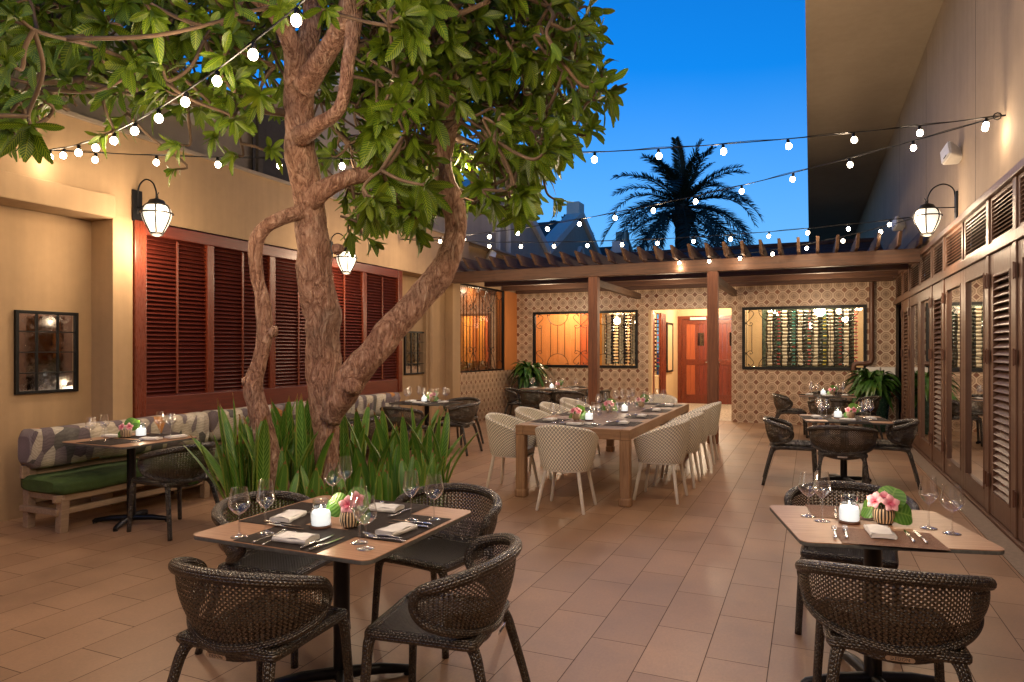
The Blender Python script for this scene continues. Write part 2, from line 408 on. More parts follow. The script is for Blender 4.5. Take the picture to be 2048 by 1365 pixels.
M['soil'] = plain('planter_soil', (.05, .03, .018), .95, 0, .4, 10, 1, 40)
M['stone'] = plain('planter_stone', (.24, .17, .11), .85, 0, .2, 7, .6, 50, bd=.006)
M['potg'] = plain('green_glazed_pot', (.03, .075, .055), .25, 0, .3, 8)
t = NT('frangipani_bark'); co = t.coord()
def ridge(sc, k, dist, p):
    n = t.noise(t.map(co, sc), k, 3, .5, dist); return t.M('POWER', t.M('MULTIPLY', t.M('ABSOLUTE', t.M('SUBTRACT', n, .5)), 5.0, clamp=True), p)
r1 = ridge((11, 11, 3.4), 1.0, 1.4, .55); r2 = ridge((30, 30, 11), 1.0, 1.0, .6)
n2 = t.noise(t.map(co, (50, 50, 24)), 1.0, 8, .7, .4); n1 = t.noise(co, 2.6, 5, .6)
hgt = t.M('ADD', t.M('MULTIPLY', r1, .42), t.M('ADD', t.M('MULTIPLY', r2, .30), t.M('MULTIPLY', n2, .42)))
c = t.ramp(hgt, [(.20, (.10,.048,.032)), (.42, (.34,.19,.135)), (.68, (.55,.36,.27)), (.95, (.74,.56,.46))])
c = t.mix(.7, c, t.ramp(n1, [(.32, (.52,.50,.47)), (.48, (.98,.86,.78)), (.62, (.85,.66,.55)), (.75, (1.0,.95,.90))]), 'MULTIPLY')
t.set(**{'Base Color': c, 'Roughness': .82}); t.bump(hgt, 1.0, .032); M['bark'] = t.m
M['twig'] = plain('twig_bark', (.12, .075, .045), .85, 0, .3, 10, .5, 60)
def petal():
    t = NT('pink_orchid_petal'); u = t.sep(t.coord('UV'))
    c = t.ramp(u[1], [(0, (.40,.02,.06)), (.2, (.66,.12,.20)), (.6, (.80,.36,.42)), (1, (.86,.56,.58))])
    t.set(**{'Base Color': c, 'Roughness': .5}); return t.m
M['petal'] = petal()
# striped bowl: vertical black and cream bars by angle
t = NT('striped_bowl_glaze'); u = t.sep(t.coord('UV')); fq = t.M('FRACT', t.M('MULTIPLY', u[0], 20))
zz = t.sep(t.coord())[2]
t.set(**{'Base Color': t.mix(t.M('LESS_THAN', fq, .5), (.015,.013,.012), (.72,.52,.32)), 'Roughness': .45}); M['bowl'] = t.m
# glass things
M['wg'] = glassy('wine_glass_crystal', (.985,.985,.985), 1.5, 1.15, .13, .07)
M['jarg'] = glassy('candle_jar_glass', (.82,.92,1.0), 1.5, 1.6, .05)
M['pane'] = glassy('window_glass', (.96,.97,.96), 1.5, 1.0)
M['doorg'] = glassy('door_glass', (.30,.28,.26), 1.5, 1.6, 0, .12)
M['bulb'] = emis('lit_bulb', (1, .80, .55), 40)
M['globe'] = emis('lit_lantern_globe', (1, .86, .66), .95)
M['candle'] = emis('lit_candle_wax', (1, .88, .76), 1.05)
M['flame'] = emis('candle_flame', (1, .8, .5), 25)
M['bottle'] = plain('dark_bottle_glass', (.008, .012, .008), .12, 0, .1)
M['label'] = plain('bottle_paper_label', (.68, .60, .46), .7)
M['capr'] = plain('red_capsule', (.45, .03, .03), .35)
M['capy'] = plain('yellow_capsule', (.55, .42, .02), .35)
M['capt'] = plain('teal_capsule', (.04, .28, .26), .35)
M['capp'] = plain('dark_capsule', (.06, .02, .02), .35)
M['rooft'] = plain('roof_tile_dark', (.06, .028, .022), .85, 0, .3, 3, 1, 12, bd=.04)
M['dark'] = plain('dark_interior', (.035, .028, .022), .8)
# ================================================================ SETTING
XR = 1.55; XL = -6.40; XLW = -6.72; YB = 15.40
mb = MB(); mb.box(-400, 400, -400, 400, -.6, -.02); o = obj('ground', mb, M['ground']); o['kind'] = 'structure'
mb = MB(); mb.grid(lambda a, b: (-9.2+10.9*a, -6+21.6*b, 0), 4, 4); o = obj('terrace_floor', mb, M['floor']); o['kind'] = 'structure'
mb = MB(); mb.box(-6.0, 1.62, 15.6, 20.4, -.01, .004); o = obj('passage_floor', mb, M['pfloor']); o['kind'] = 'structure'
# ---------------------------------------------------------------- left building
lb = thing('left_building', 'cream rendered building along the left side with gabled parapets above', 'building')
mb = MB()
mb.box(-7.1, XLW, -6, 4.88, 0, 2.87)            # recessed panel wall
mb.box(-7.1, XL, 4.88, 9.92, 0, .0+.84)         # plinth under shutters
mb.box(-7.1, -6.62, 4.885, 9.915, .841, 2.90)      # wall behind shutters
mb.box(-7.1, XL-.001, -6, 12.44, 2.92, 3.76)      # band above shutters
mb.box(-7.1, -6.78, 9.92, 12.44, 0, 2.92)
mb.box(-7.1, XL+.002, 4.66, 4.878, 0, 2.919)       # pier beside the shutters
obj('wall', mb, M['stucco'], lb)
mb = MB(); mb.box(-6.71, XL+.05, -6, 4.655, 2.87, 3.10); obj('beam', mb, M['stucco'], lb, bevel=.01)
mb = MB(); mb.box(-7.0, -6.62, -6, 2.86, 0, 2.86); mb.box(-6.62, -6.5, 2.72, 2.86, 0, 2.86); obj('pilaster', mb, M['stucco'], lb, bevel=.01)
mb = MB(); mb.box(-6.779, -6.60, 12.12, 12.45, 0, 2.92); obj('pilaster', mb, M['stucco'], lb, bevel=.008)
mb = MB(); mb.box(-6.779, -6.70, 11.25, 11.5, 0, 2.92); mb.tube([(-6.68, 11.38, 0), (-6.68, 11.38, 2.92)], .05, 12); obj('downpipe', mb, M['stucco'], lb, smooth=True)
# ledge and gables
mb = MB(); mb.box(-7.2, XL+.03, -6, 24, 3.762, 3.80); obj('ledge', mb, M['stucco_g'], lb)
def gable(y0, y1, zv, za, x=-6.62):
    ym = (y0+y1)/2
    mb = MB(); Mx = Matrix(((0,0,1,0),(1,0,0,0),(0,1,0,0),(0,0,0,1)))
    mb.prism([(y0, 3.8), (y1, 3.8), (y1, zv), (ym, za), (y0, zv)], x-.3, x, Mx); obj('gable', mb, M['stucco_g'], lb)
    mb = MB()
    for a, b in (((y0+.02, zv), (ym, za)), ((y1-.02, zv), (ym, za))):
        mb.beam((x-.12, a[0], a[1]+.02), (x-.12, b[0], b[1]+.02), .46, .20)
    mb.box(x-.35, x+.06, ym-.27, ym+.27, za-.12, za+.36)
    obj('coping', mb, M['coping'], lb, bevel=.01)
    mb = MB(); pts = [(x+.03, ym-.35+.35*(1-math.cos(R(k))), 0) for k in (0,)]
    arc = [(x+.02, ym-.30*math.cos(R(k)), za-1.5+.45*math.sin(R(k))) for k in range(0, 181, 15)]
    mb.tube([(x+.02, ym-.30, za-2.0)]+arc+[(x+.02, ym+.30, za-2.0)], .07, 6); obj('arch_moulding', mb, M['coping'], lb)
for k in range(-2, 4): gable(5.75+5.88*k, 11.63+5.88*k, 4.25, 5.8)
mb = MB()
for k in range(-2, 4):
    y0 = 5.75+5.88*k; ym = y0+2.94
    for (ya, yb) in ((y0, ym), (y0+5.88, ym)):
        mb.grid(lambda a, b, ya=ya, yb=yb: (-6.9-7*a, ya+(yb-ya)*b, 4.15+1.5*b), 2, 2)
obj('roof', mb, M['rooft'], lb)
# shutters : five bays
def slats(mb, axis, p, a0, a1, z0, z1, n, dep=.05, th=.007, tilt=38, face=1):
    for i in range(n):
        z = z0+(z1-z0)*(i+.5)/n; c = math.cos(R(tilt)); s_ = math.sin(R(tilt)); hw = dep/2
        q = [(-hw*c*face, hw*s_), (hw*c*face, -hw*s_)]
        nx, nz = s_*th/2*face, c*th/2
        pr = [(q[0][0]-nx, q[0][1]-nz), (q[1][0]-nx, q[1][1]-nz), (q[1][0]+nx, q[1][1]+nz), (q[0][0]+nx, q[0][1]+nz)]
        vs = [(p+a, a0, z+b) for a, b in pr]+[(p+a, a1, z+b) for a, b in pr]
        mb.add(vs, [(0,1,2,3), (7,6,5,4), (0,4,5,1), (1,5,6,2), (2,6,7,3), (3,7,4,0)])
mb = MB()
for (a, b) in ((4.885, 5.02), (9.80, 9.915)):
    mb = MB(); mb.box(-6.615, XL+.03, a, b, .845, 2.90); obj('shutter_stile', mb, M['maho'], lb, bevel=.006)
for y in (5.87, 6.87, 7.87, 8.87): mb = MB(); mb.box(-6.56, XL+.012, y-.05, y+.05, 1.06, 2.77); obj('shutter_stile', mb, M['maho'], lb, bevel=.006)
mb = MB(); mb.box(-6.615, XL+.022, 5.02, 9.80, 2.77, 2.90); mb.box(-6.615, XL+.016, 5.02, 9.80, .845, 1.06)
obj('shutter_rail', mb, M['mahoy'], lb, bevel=.006)
ys = [5.02, 5.87, 6.87, 7.87, 8.87, 9.80]
for i in range(5):
    mb = MB(); a = ys[i]+(.05 if i else 0); b = ys[i+1]-(.05 if i < 4 else 0)
    slats(mb, 1, XL-.035, a, b, 1.06, 2.77, 37, .066, .009, 40, 1); so = obj('shutter_slats', mb, M['slat'], lb)
    mb = MB(); mb.box(XL-.006, XL+.004, (a+b)/2-.014, (a+b)/2+.014, 1.08, 2.75); obj('tilt_rod', mb, M['maho'], so)
mb = MB(); mb.box(-6.615, -6.60, 5.02, 9.80, 1.06, 2.77); obj('shutter_backing', mb, M['slat'], lb)
# clerestory opening behind the tree
mb = MB(); mb.box(XL-.02, XL+.03, 6.6, 6.68, 3.8, 4.6); mb.box(-6.58, -6.56, 6.7, 7.9, 3.85, 4.7); obj('shutter', mb, M['dark'], lb)
# ---------------------------------------------------------------- left rear : tiled dado and iron grille opening
XG = -6.60
mb = MB(); mb.box(-6.85, XG, 12.451, YB, 0, 1.08); obj('tiled_dado', mb, M['tiley'], lb)
mb = MB(); mb.box(-6.85, XG-.002, 12.451, YB, 2.95, 3.76); obj('wall', mb, M['stucco'], lb)
mb = MB(); mb.box(-6.85, XG-.002, 14.72, YB, 1.081, 2.949); obj('orange_pier', mb, M['orange'], lb)
# orange alcove
mb = MB(); mb.box(-8.9, -8.7, 15.3, 18.6, 0, 3.0); mb.box(-7.75, -7.6, 11.9, 15.3, 0, 3.0); PNL = MB(); [PNL.box(-7.16, -7.12, 12.2+.155*k, 12.2+.155*(k+1)-.004, .9, 2.97) for k in range(18)]; obj('timber_lining', PNL, wood('honey_timber', (.34,.11,.034), (.56,.21,.075), 2, .4), lb); obj('orange_wall', mb, M['orange'], lb)
mb = MB(); mb.box(-7.59, -6.86, 12.0, 12.2, 0, 2.95); mb.box(-7.59, -7.45, 15.0, 15.3, 0, 2.95); obj('orange_wall', mb, M['redor'], lb)
mb = MB(); mb.box(-8.9, -6.86, 11.2, 15.58, 2.98, 3.06); obj('alcove_ceiling', mb, M['ceil'], lb)
def spiral(mb, c, ux, uz, r0, turns, a0, sgn, rad=.006, n=14):
    pts = []
    for k in range(n+1):
        t = k/n; r = r0*(1-.78*t); a = a0+sgn*turns*2*PI*t
        pts.append(Vector(c)+Vector(ux)*(r*math.cos(a))+Vector(uz)*(r*math.sin(a)))
    mb.tube(pts, rad, 5)
def grille(mb, P, W, Hh, units, rad=.0065):
    """P(s,z)->point; units: list of (type, s0, s1)"""
    ux = (P(1, 0)-P(0, 0)); uz = Vector((0, 0, 1))
    T = lambda pts: mb.tube([P(a, b) for a, b in pts], rad, 5)
    for ty, s0, s1 in units:
        c = (s0+s1)/2; w = s1-s0
        if ty == 'A':
            r = w*.46; q = min(.16, Hh*.13)
            for top in (0, 1):
                f = (lambda z: Hh-z) if top else (lambda z: z)
                sg = 1 if top else -1
                T([(c+r*math.cos(R(a)), f(r*math.sin(R(a))*1.0) if True else 0) for a in range(0, 181, 15)])
                for sd in (-1, 1):
                    pts = [(c+sd*(r-.035+.035*math.cos(R(a))), f(.0+.035*math.sin(R(a)))) for a in (0, 40, 80, 130, 180, 230, 280)]
                    T(pts)
            for k in (-.5, 0, .5):
                z0 = math.sqrt(max(r*r-(k*w*.62)**2, 0)); T([(c+k*w*.62, z0), (c+k*w*.62, Hh-z0)])
        else:
            T([(c, 0), (c, Hh)])
            q = Hh*.25; hw = w*.42
            for top in (0, 1):
                f = (lambda z: Hh-z) if top else (lambda z: z)
                for sd in (-1, 1):
                    pts = sp([(c+sd*hw*.45, f(.03), 0), (c+sd*hw*.25, f(.06), 0), (c+sd*hw*.5, f(.005), 0), (c+sd*hw*1.0, f(.07), 0), (c+sd*hw*.75, f(q*.5), 0), (c+sd*.01, f(q*.92), 0),
                              (c+sd*hw*.55, f(q*1.12), 0), (c+sd*hw*.85, f(q*.98), 0), (c+sd*hw*.62, f(q*.88), 0), (c+sd*hw*.5, f(q*.96), 0)], 4)
                    mb.tube([P(p.x, p.y) for p in pts], rad, 5)
            for sd in (-1, 1): T([(c+sd*hw*.75, q*1.08), (c+sd*hw*.75, Hh-q*1.08)])
g = MB(); L = 2.25
grille(g, lambda s, z: Vector((XG-.06, 12.47+s, 1.11+z)), L, 1.82, [('A', 0.0, .45), ('B', .45, .9), ('A', .9, 1.35), ('B', 1.35, 1.8), ('A', 1.8, 2.25)])
fr = MB()
for (a, b, c, d) in ((12.452, 12.49, 1.081, 2.949), (14.68, 14.719, 1.081, 2.949), (12.49, 14.68, 1.081, 1.115), (12.49, 14.68, 2.915, 2.949)): fr.box(XG-.08, XG-.03, a, b, c, d)
go = obj('iron_window_frame', fr, M['iron'], lb); obj('scroll_grille', g, M['iron'], go, smooth='all')
mb = MB(); mb.box(XG-.14, XG-.134, 12.452, 14.719, 1.081, 2.949); obj('glass_pane', mb, M['pane'], lb)
# ---------------------------------------------------------------- back building
bb = thing('back_building', 'tiled back building with two iron framed windows and an open passage', 'building')
W1 = (-6.17, -3.60); DR = (-3.36, -1.56); W2 = (-1.34, 1.037); ZT = 2.47; ZS = 1.14
mb = MB(); y0, y1 = YB, YB+.2
mb.box(-6.60, XR, y0, y1, ZT, 3.02)
for a, b in ((-6.60, W1[0]), (W1[1], DR[0]), (DR[1], W2[0]), (W2[1], XR)): mb.box(a, b, y0, y1, 0, ZT)
for a, b in (W1, W2): mb.box(a, b, y0, y1, 0, ZS)
obj('tiled_wall', mb, M['tilex'], bb)
def winframe(a, b, units, ww):
    f = MB(); t = .06
    for q in ((a, a+t, ZS, ZT), (b-t, b, ZS, ZT), (a+t, b-t, ZS, ZS+t), (a+t, b-t, ZT-t, ZT)): f.box(q[0], q[1], y0-.03, y0+.05, q[2], q[3])
    fo = obj('window_frame', f, M['iron'], bb)
    g = MB(); hh = ZT-ZS-2*t
    grille(g, lambda s, z: Vector((a+t+s, y0+.03, ZS+t+z)), b-a-2*t, hh, units, .007)
    obj('scroll_grille', g, M['iron'], fo, smooth='all')
    mb = MB(); mb.box(a+t-.002, b-t+.002, y0+.10, y0+.106, ZS+t-.002, ZT-t+.002); obj('glass_pane', mb, M['pane'], fo)
u = 2.45/4.5
winframe(*W1, [('B', -.22, .22), ('A', .27, .85), ('B', .92, 1.36), ('A', 1.43, 2.01), ('B', 2.06, 2.44)], 0)
winframe(*W2, [('B', -.16, .2), ('A', .25, .75), ('B', .8, 1.2), ('A', 1.25, 1.75), ('B', 1.8, 2.2)], 0)
# rooms behind
mb = MB()
mb.box(-6.0, -5.55, 17.2, 17.3, 0, 2.9); obj('orange_panel', mb, M['orange'], bb)
mb = MB(); mb.box(-6.9, -6.0, 17.25, 17.35, 0, 2.9); mb.box(-5.15, -4.85, 16.95, 17.05, 0, 2.9); obj('orange_panel', mb, M['orange'], bb)
mb = MB(); mb.box(-5.55, -5.15, 17.15, 17.25, 0, 2.9); obj('red_orange_panel', mb, M['redor'], bb)
mb = MB(); mb.box(-5.16, -5.06, 16.9, 17.15, 0, 2.9); mb.box(-4.85, -4.72, 16.4, 17.05, 0, 2.9); obj('yellow_orange_panel', mb, M['yelor'], bb)
mb = MB()
mb.box(-8.7, -3.70, 17.9, 18.0, 0, 2.9); mb.box(-4.72, -4.55, 16.35, 17.9, 0, 2.9)
mb.box(-3.70, -3.56, 15.6, 20.3, 0, .9); mb.box(-3.70, -3.56, 15.6, 16.2, .9, 2.9); mb.box(-3.70, -3.56, 18.2, 20.3, .9, 2.9); mb.box(-3.70, -3.56, 16.2, 18.2, 2.5, 2.9)
mb.box(-1.56, -1.42, 15.6, 20.3, 0, 2.9)
mb.box(-1.42, 3.5, 18.4, 18.5, 0, 2.9); mb.box(1.62, 1.70, 15.6, 18.4, 0, 2.9)
mb.box(-3.56, -1.56, 20.3, 20.4, 2.54, 2.9)
obj('interior_wall', mb, M['cream'], bb)
mb = MB(); mb.box(-1.0, .86, 16.35, 16.4, .02, 2.9); obj('dark_reflection_panel', mb, plain('dark_green_reflection', (.02,.035,.024), .25), bb)  # dark sheet standing in for the dark terrace reflected in the window glass
mb = MB(); mb.box(-8.9, 3.6, 15.6, 20.5, 2.92, 3.02); obj('interior_ceiling', mb, M['ceil'], bb)
mb = MB(); mb.box(-3.36, -3.30, YB-.004, YB+.204, 0, ZT-.003); obj('door_jamb', mb, M['cream'], bb)
# bottle wall display in passage side + narrow mahogany leaves
for (ya, yb) in ((16.2, 16.75), (17.55, 18.2)):
    mb = MB(); mb.box(-3.555, -3.50, ya, yb, 0.0, 2.5); dl = obj('narrow_door', mb, M['maho'], bb, bevel=.004)
    mb = MB(); mb.box(-3.50, -3.49, ya+.12, yb-.12, .25, 1.0); mb.box(-3.50, -3.49, ya+.12, yb-.12, 1.15, 2.35); obj('panel', mb, M['mahoy'], dl)
mb = MB()
for q in ((18.5, 18.56, .95, 2.3), (19.3, 19.36, .95, 2.3), (18.56, 19.3, .95, 1.0), (18.56, 19.3, 2.25, 2.3)): mb.box(-3.555, -3.52, *q)
o = obj('picture_frame', mb, M['iron'], bb)
mb = MB(); mb.box(-3.55, -3.54, 18.56, 19.3, 1.0, 2.25); obj('picture_glass', mb, M['cream'], o)
# double mahogany door
mb = MB()
for q in ((-3.56, -3.44, 0, 2.54), (-1.68, -1.56, 0, 2.54), (-3.44, -1.68, 2.44, 2.54)): mb.box(q[0], q[1], 20.24, 20.38, q[2], q[3])
df = obj('door_frame', mb, M['maho'], bb)
rr = random.Random(3)
M['maho1'] = wood('mahogany_plank_dark', (.10, .014, .006), (.20, .03, .012), 2, .35); M['maho2'] = wood('mahogany_plank_bright', (.24, .045, .014), (.42, .10, .03), 2, .35)
for (a, b) in ((-3.44, -2.565), (-2.555, -1.68)):
    dd = MB()
    for q in ((a, a+.13, 0, 2.43), (b-.13, b, 0, 2.43), (a+.13, b-.13, 0, .26), (a+.13, b-.13, 1.12, 1.28), (a+.13, b-.13, 2.30, 2.43)): dd.box(q[0], q[1], 20.27, 20.33, q[2], q[3])
    do = obj('panelled_door', dd, M['maho'], bb, bevel=.004)
    n = 5
    for k in range(n):
        p0 = a+.13+(b-a-.26)*k/n; p1 = p0+(b-a-.26)/n-.004
        mk = M[rr.choice(['maho1', 'maho2', 'maho', 'maho1'])]
        q = MB(); q.box(p0, p1, 20.285, 20.31, .26, 1.12); q.box(p0, p1, 20.285, 20.31, 1.28, 2.30); obj('plank', q, mk, do)
    q = MB(); xm = (a+b)/2+.1; q.box(xm-.09, xm+.09, 20.262, 20.268, 1.68, 2.05); obj('vision_panel', q, M['doorg'], do)
    hx = b-.07 if a < -3 else a+.07
    q = MB(); q.tube([(hx, 20.27, 1.2), (hx, 20.21, 1.2), (hx-.12*(1 if a < -3 else -1), 20.21, 1.2)], .012, 8); obj('handle', q, M['steel'], do, smooth=True)
q = MB(); q.box(-3.2, -2.75, 20.2, 20.27, 2.42, 2.50); obj('door_closer', q, M['grey'], bb, bevel=.01)
# dark roof behind
mb = MB(); mb.grid(lambda a, b: (-5.2+7.4*a, 15.5+3.6*b, 3.06+1.2*b+.012*math.sin(b*70)), 60, 60); mb.grid(lambda a, b: (-5.2+7.4*a, 19.1+3.6*b, 4.26-1.2*b), 4, 4)
mb.tube([(-5.25, 19.1, 4.27), (2.2, 19.1, 4.27)], .07, 8); obj('roof', mb, M['rooft'], bb)
mb = MB(); mb.box(-5.35, -5.0, 19.6, 20.2, 3.1, 4.75); mb.prism([(-5.2, 3.0), (-4.0, 3.0), (-5.2, 4.3)], 19.5, 19.7, Matrix(((1,0,0,0),(0,0,1,0),(0,1,0,0),(0,0,0,1))))
obj('parapet', mb, M['coping'], bb)
# pipe and meter boxes
q = MB(); q.tube(sp([(1.12, YB-.07, 2.9), (1.12, YB-.07, 1.6), (1.12, YB-.07, 1.36), (1.05, YB-.07, 1.29), (.86, YB-.07, 1.28), (.80, YB-.07, 1.22), (.80, YB-.07, .9)], 6), .045, 12)
tag(obj('drain_pipe', q, M['copper'], smooth=True), 'brown metal pipe with an elbow running down the tiled wall', 'pipe')
for i, (a, b) in enumerate(((1.02, 1.27), (1.285, 1.535))):
    q = MB(); q.box(a, b, YB-.12, YB-.003, .92, 1.22); e = obj('meter_box', q, M['grey'], None, bevel=.008)
    q = MB(); q.box(a+.015, b-.015, YB-.127, YB-.12, .935, 1.205); obj('cover', q, M['white'], e, bevel=.004)
    tag(e, ['grey utility box on the tiled wall behind the right potted plant', 'grey utility box on the tiled wall at the corner by the doors'][i], 'utility box')
# ---------------------------------------------------------------- right building with shuttered doors
rb = thing('right_building', 'tall taupe building on the right with a deep overhanging eave and brown doors', 'building')
mb = MB(); mb.box(XR, XR+.3, -6, 32, 3.02, 5.99); mb.box(XR, XR+.3, 15.6, 32, 0, 3.02); obj('wall', mb, M['stucco_r'], rb)
mb = MB(); mb.box(-.06, XR+.6, -8, 34, 6.0, 6.3); obj('eave', mb, M['soffit'], rb)
mb = MB()
for y in (5.05, 8.3, 11.55, 14.8): mb.box(XR-.0015, XR+.01, y, y+.008, 3.03, 5.98)
obj('control_joint', mb, M['dark'], rb)
mb = MB(); mb.box(XR+.5, XR+.55, -6, 15.6, 0, 3.0); mb.box(XR+.06, XR+.5, -6, 15.5, 3.03, 3.05); obj('interior_wall', mb, M['dark'], rb)
mb = MB(); mb.box(XR-.06, XR+.06, -6, YB, 2.96, 3.03); mb.box(XR-.045, XR+.05, -6, YB, 2.44, 2.53); mb.box(XR-.05, XR+.06, -6, YB, 0, .035); obj('door_lintel', mb, M['bdoor'], rb, bevel=.006)
def post(y, w=.10):
    mb = MB(); mb.box(XR-.035, XR+.045, y-w/2, y+w/2, .036, 2.439); mb.box(XR-.035, XR+.045, y-w/2, y+w/2, 2.531, 2.959); obj('door_post', mb, M['bdoor'], rb, bevel=.006)
def hinge(par, y, z, s=.06):
    q = MB(); q.box(XR-.05, XR-.034, y-.025, y+.025, z-s, z+s); q.tube([(XR-.05, y, z-s-.01), (XR-.05, y, z+s+.01)], .007, 6); obj('hinge', q, M['copper'], par)
def leaf(y0, y1, glass, hy):
    mb = MB(); s = .13 if glass else .115; xx0, xx1 = XR-.022, XR+.03
    zb, zt = (.22, 2.30) if glass else (.24, 2.24)
    for q in ((y0, y0+s, .045, 2.435), (y1-s, y1, .045, 2.435), (y0+s, y1-s, .045, zb), (y0+s, y1-s, zt, 2.435)): mb.box(xx0, xx1, *q)
    lf = obj('door_leaf', mb, M['bdoor'], rb, bevel=.005)
    f = MB()
    for q in ((y0+s, y0+s+.02, zb, zt), (y1-s-.02, y1-s, zb, zt), (y0+s+.02, y1-s-.02, zb, zb+.02), (y0+s+.02, y1-s-.02, zt-.02, zt)): f.box(xx0-.006, xx1-.01, *q)
    obj('beading', f, M['bdoor'], lf, bevel=.003)
    if glass: q = MB(); q.box(XR, XR+.006, y0+s+.019, y1-s-.019, zb+.019, zt-.019); obj('glass_pane', q, M['doorg'], lf)
    else:
        q = MB(); slats(q, 1, XR+.0, y0+s+.02, y1-s-.02, zb+.02, zt-.02, 30, .07, .009, 42, -1); obj('louvers', q, M['bdoor'], lf)
        q = MB(); q.box(XR+.035, XR+.04, y0+s, y1-s, zb, zt); obj('backing', q, M['dark'], lf)
    for z in (.36, 1.5, 2.2): hinge(lf, hy, z)
for k in range(-2, 3):
    c = 7.17+3.25*k
    if c+.5 > YB: continue
    post(c-.46); post(c+.46)
    leaf(c-.405, c+.405, False, c+.40)
    b0, b1 = c+.515, c+2.735
    if b1 < YB+.5:
        m = (b0+b1)/2
        leaf(b0, m-.003, True, b0); leaf(m+.003, min(b1, YB-.01), True, min(b1, YB-.01))
    for (a, b) in ((c-.405, c+.405), (b0, (b0+b1)/2-.05), ((b0+b1)/2+.05, b1)):
        if a > YB-.4: continue
        b = min(b, YB-.02)
        f = MB()
        for q in ((a, a+.05, 2.531, 2.959), (b-.05, b, 2.531, 2.959), (a+.05, b-.05, 2.531, 2.565), (a+.05, b-.05, 2.925, 2.959)): f.box(XR-.02, XR+.03, *q)
        fo = obj('transom_frame', f, M['bdoor'], rb, bevel=.004)
        q = MB(); slats(q, 1, XR+.005, a+.05, b-.05, 2.565, 2.925, 10, .05, .008, 38, -1); obj('transom_louvers', q, M['bdoor'], fo)
        q = MB(); q.box(XR+.04, XR+.045, a, b, 2.54, 2.95); obj('backing', q, M['dark'], fo)
    if (b0+b1)/2 < YB-.1: post((b0+b1)/2, .055) if False else None
mb = MB(); mb.box(1.33, XR-.061, -6, YB-.15, 0.004, .012); o = obj('stone_kerb', mb, plain('kerb_stone', (.24,.175,.125), .7, 0, .15, 30)); o['kind'] = 'structure'
# wall behind the camera and its side return (closes the courtyard)
mb = MB(); mb.box(-9, 3.5, -6.3, -6.0, 0, 4.2); tag(obj('rear_wall', mb, M['stucco']), 'plain cream courtyard wall behind the viewer', 'wall')
# ---------------------------------------------------------------- pergola
pg = thing('pergola', 'dark stained timber pergola on two posts across the back of the terrace', 'pergola')
for x in (-3.55, -1.49):
    q = MB(); q.box(x-.085, x+.085, 11.70, 11.87, 0, 2.86); obj('post', q, M['pergz'], pg, bevel=.008)
q = MB(); q.box(-6.42, 1.50, 11.71, 11.86, 2.862, 3.07); obj('beam', q, M['pergy'], pg, bevel=.008)
q = MB(); q.box(-6.35, 1.50, 13.05, 13.17, 2.90, 3.072); obj('beam', q, M['pergy'], pg, bevel=.008)
q = MB(); q.box(-6.55, 1.50, 14.45, 14.57, 2.93, 3.07); obj('beam', q, M['pergy'], pg, bevel=.008)
q = MB(); q.box(-6.58, 1.50, 15.29, 15.395, 2.92, 3.07); obj('ledger', q, M['pergy'], pg, bevel=.008)
for x in (-3.55, -1.49):
    q = MB(); q.box(x-.05, x+.05, 11.87, 15.28, 2.70, 2.828); obj('cross_beam', q, M['pergr'], pg, bevel=.006)
k = 0; x = -6.38
Mx = Matrix(((0,0,1,0),(1,0,0,0),(0,1,0,0),(0,0,0,1)))
while x < 1.45:
    q = MB(); q.prism([(11.16, 3.21), (11.34, 3.076), (15.28, 3.076), (15.28, 3.25), (11.10, 3.25)], x-.02, x+.022, Mx)
    obj('rafter', q, M['pergr'], pg); x += .27
# ================================================================ DARK WOVEN CHAIR (faces +Y)
def shell_T(s):
    ph = s*R(102); return Vector((.325*math.sin(ph), -.05-.245*math.cos(ph)*(1 if math.cos(ph) > 0 else .62), .738-.085*abs(s)**2))
def shell_B(s):
    ph = s*R(98); w = abs(s)**1.7
    return Vector((.255*math.sin(ph)+(.052*w*(1 if s > 0 else -1)), -.035-.19*math.cos(ph)*(1 if math.cos(ph) > 0 else .75), .445+.105*w))
def shell(s, t, off=0.0):
    a, b = shell_B(s), shell_T(s); p = a.lerp(b, t)
    out = Vector((p.x, p.y+.02, 0)); L = out.length or 1; out /= L
    p = p+out*(.018*math.sin(PI*t)+off); return p
def strips(mb, surf, A, B, w, nd, seg, amp=.0032):
    """two crossing families of flat strands over the unit square scaled to A x B metres"""
    for fam in (0, 1):
        kmax = int((A+B)/w)+1
        for k in range(kmax):
            c = k*w
            # line: x + y = c (fam 0) or x - y = c - B (fam 1)
            if fam == 0: xs, xe = max(0, c-B), min(A, c); f = lambda x: c-x
            else: xs, xe = max(0, c-B), min(A, c); f = lambda x: x-(c-B)
            if xe-xs < w*.4: continue
            n = max(2, int((xe-xs)/w*6)); hw = w*.29
            vs = []
            for i in range(n+1):
                x = xs+(xe-xs)*i/n; y = f(x)
                d = 1 if fam == 0 else -1
                ph = math.cos(PI*((x-y+B)/w+k)) if fam == 0 else -math.cos(PI*((x+y)/w+k))
                for e in (-1, 1):
                    xx = min(A, max(0, x+e*hw*.5)); yy = min(B, max(0, y+e*d*hw*.5))
                    vs.append(surf(xx/A, yy/B, amp*ph))
            mb.add(vs, [(2*i, 2*i+2, 2*i+3, 2*i+1) for i in range(n)])
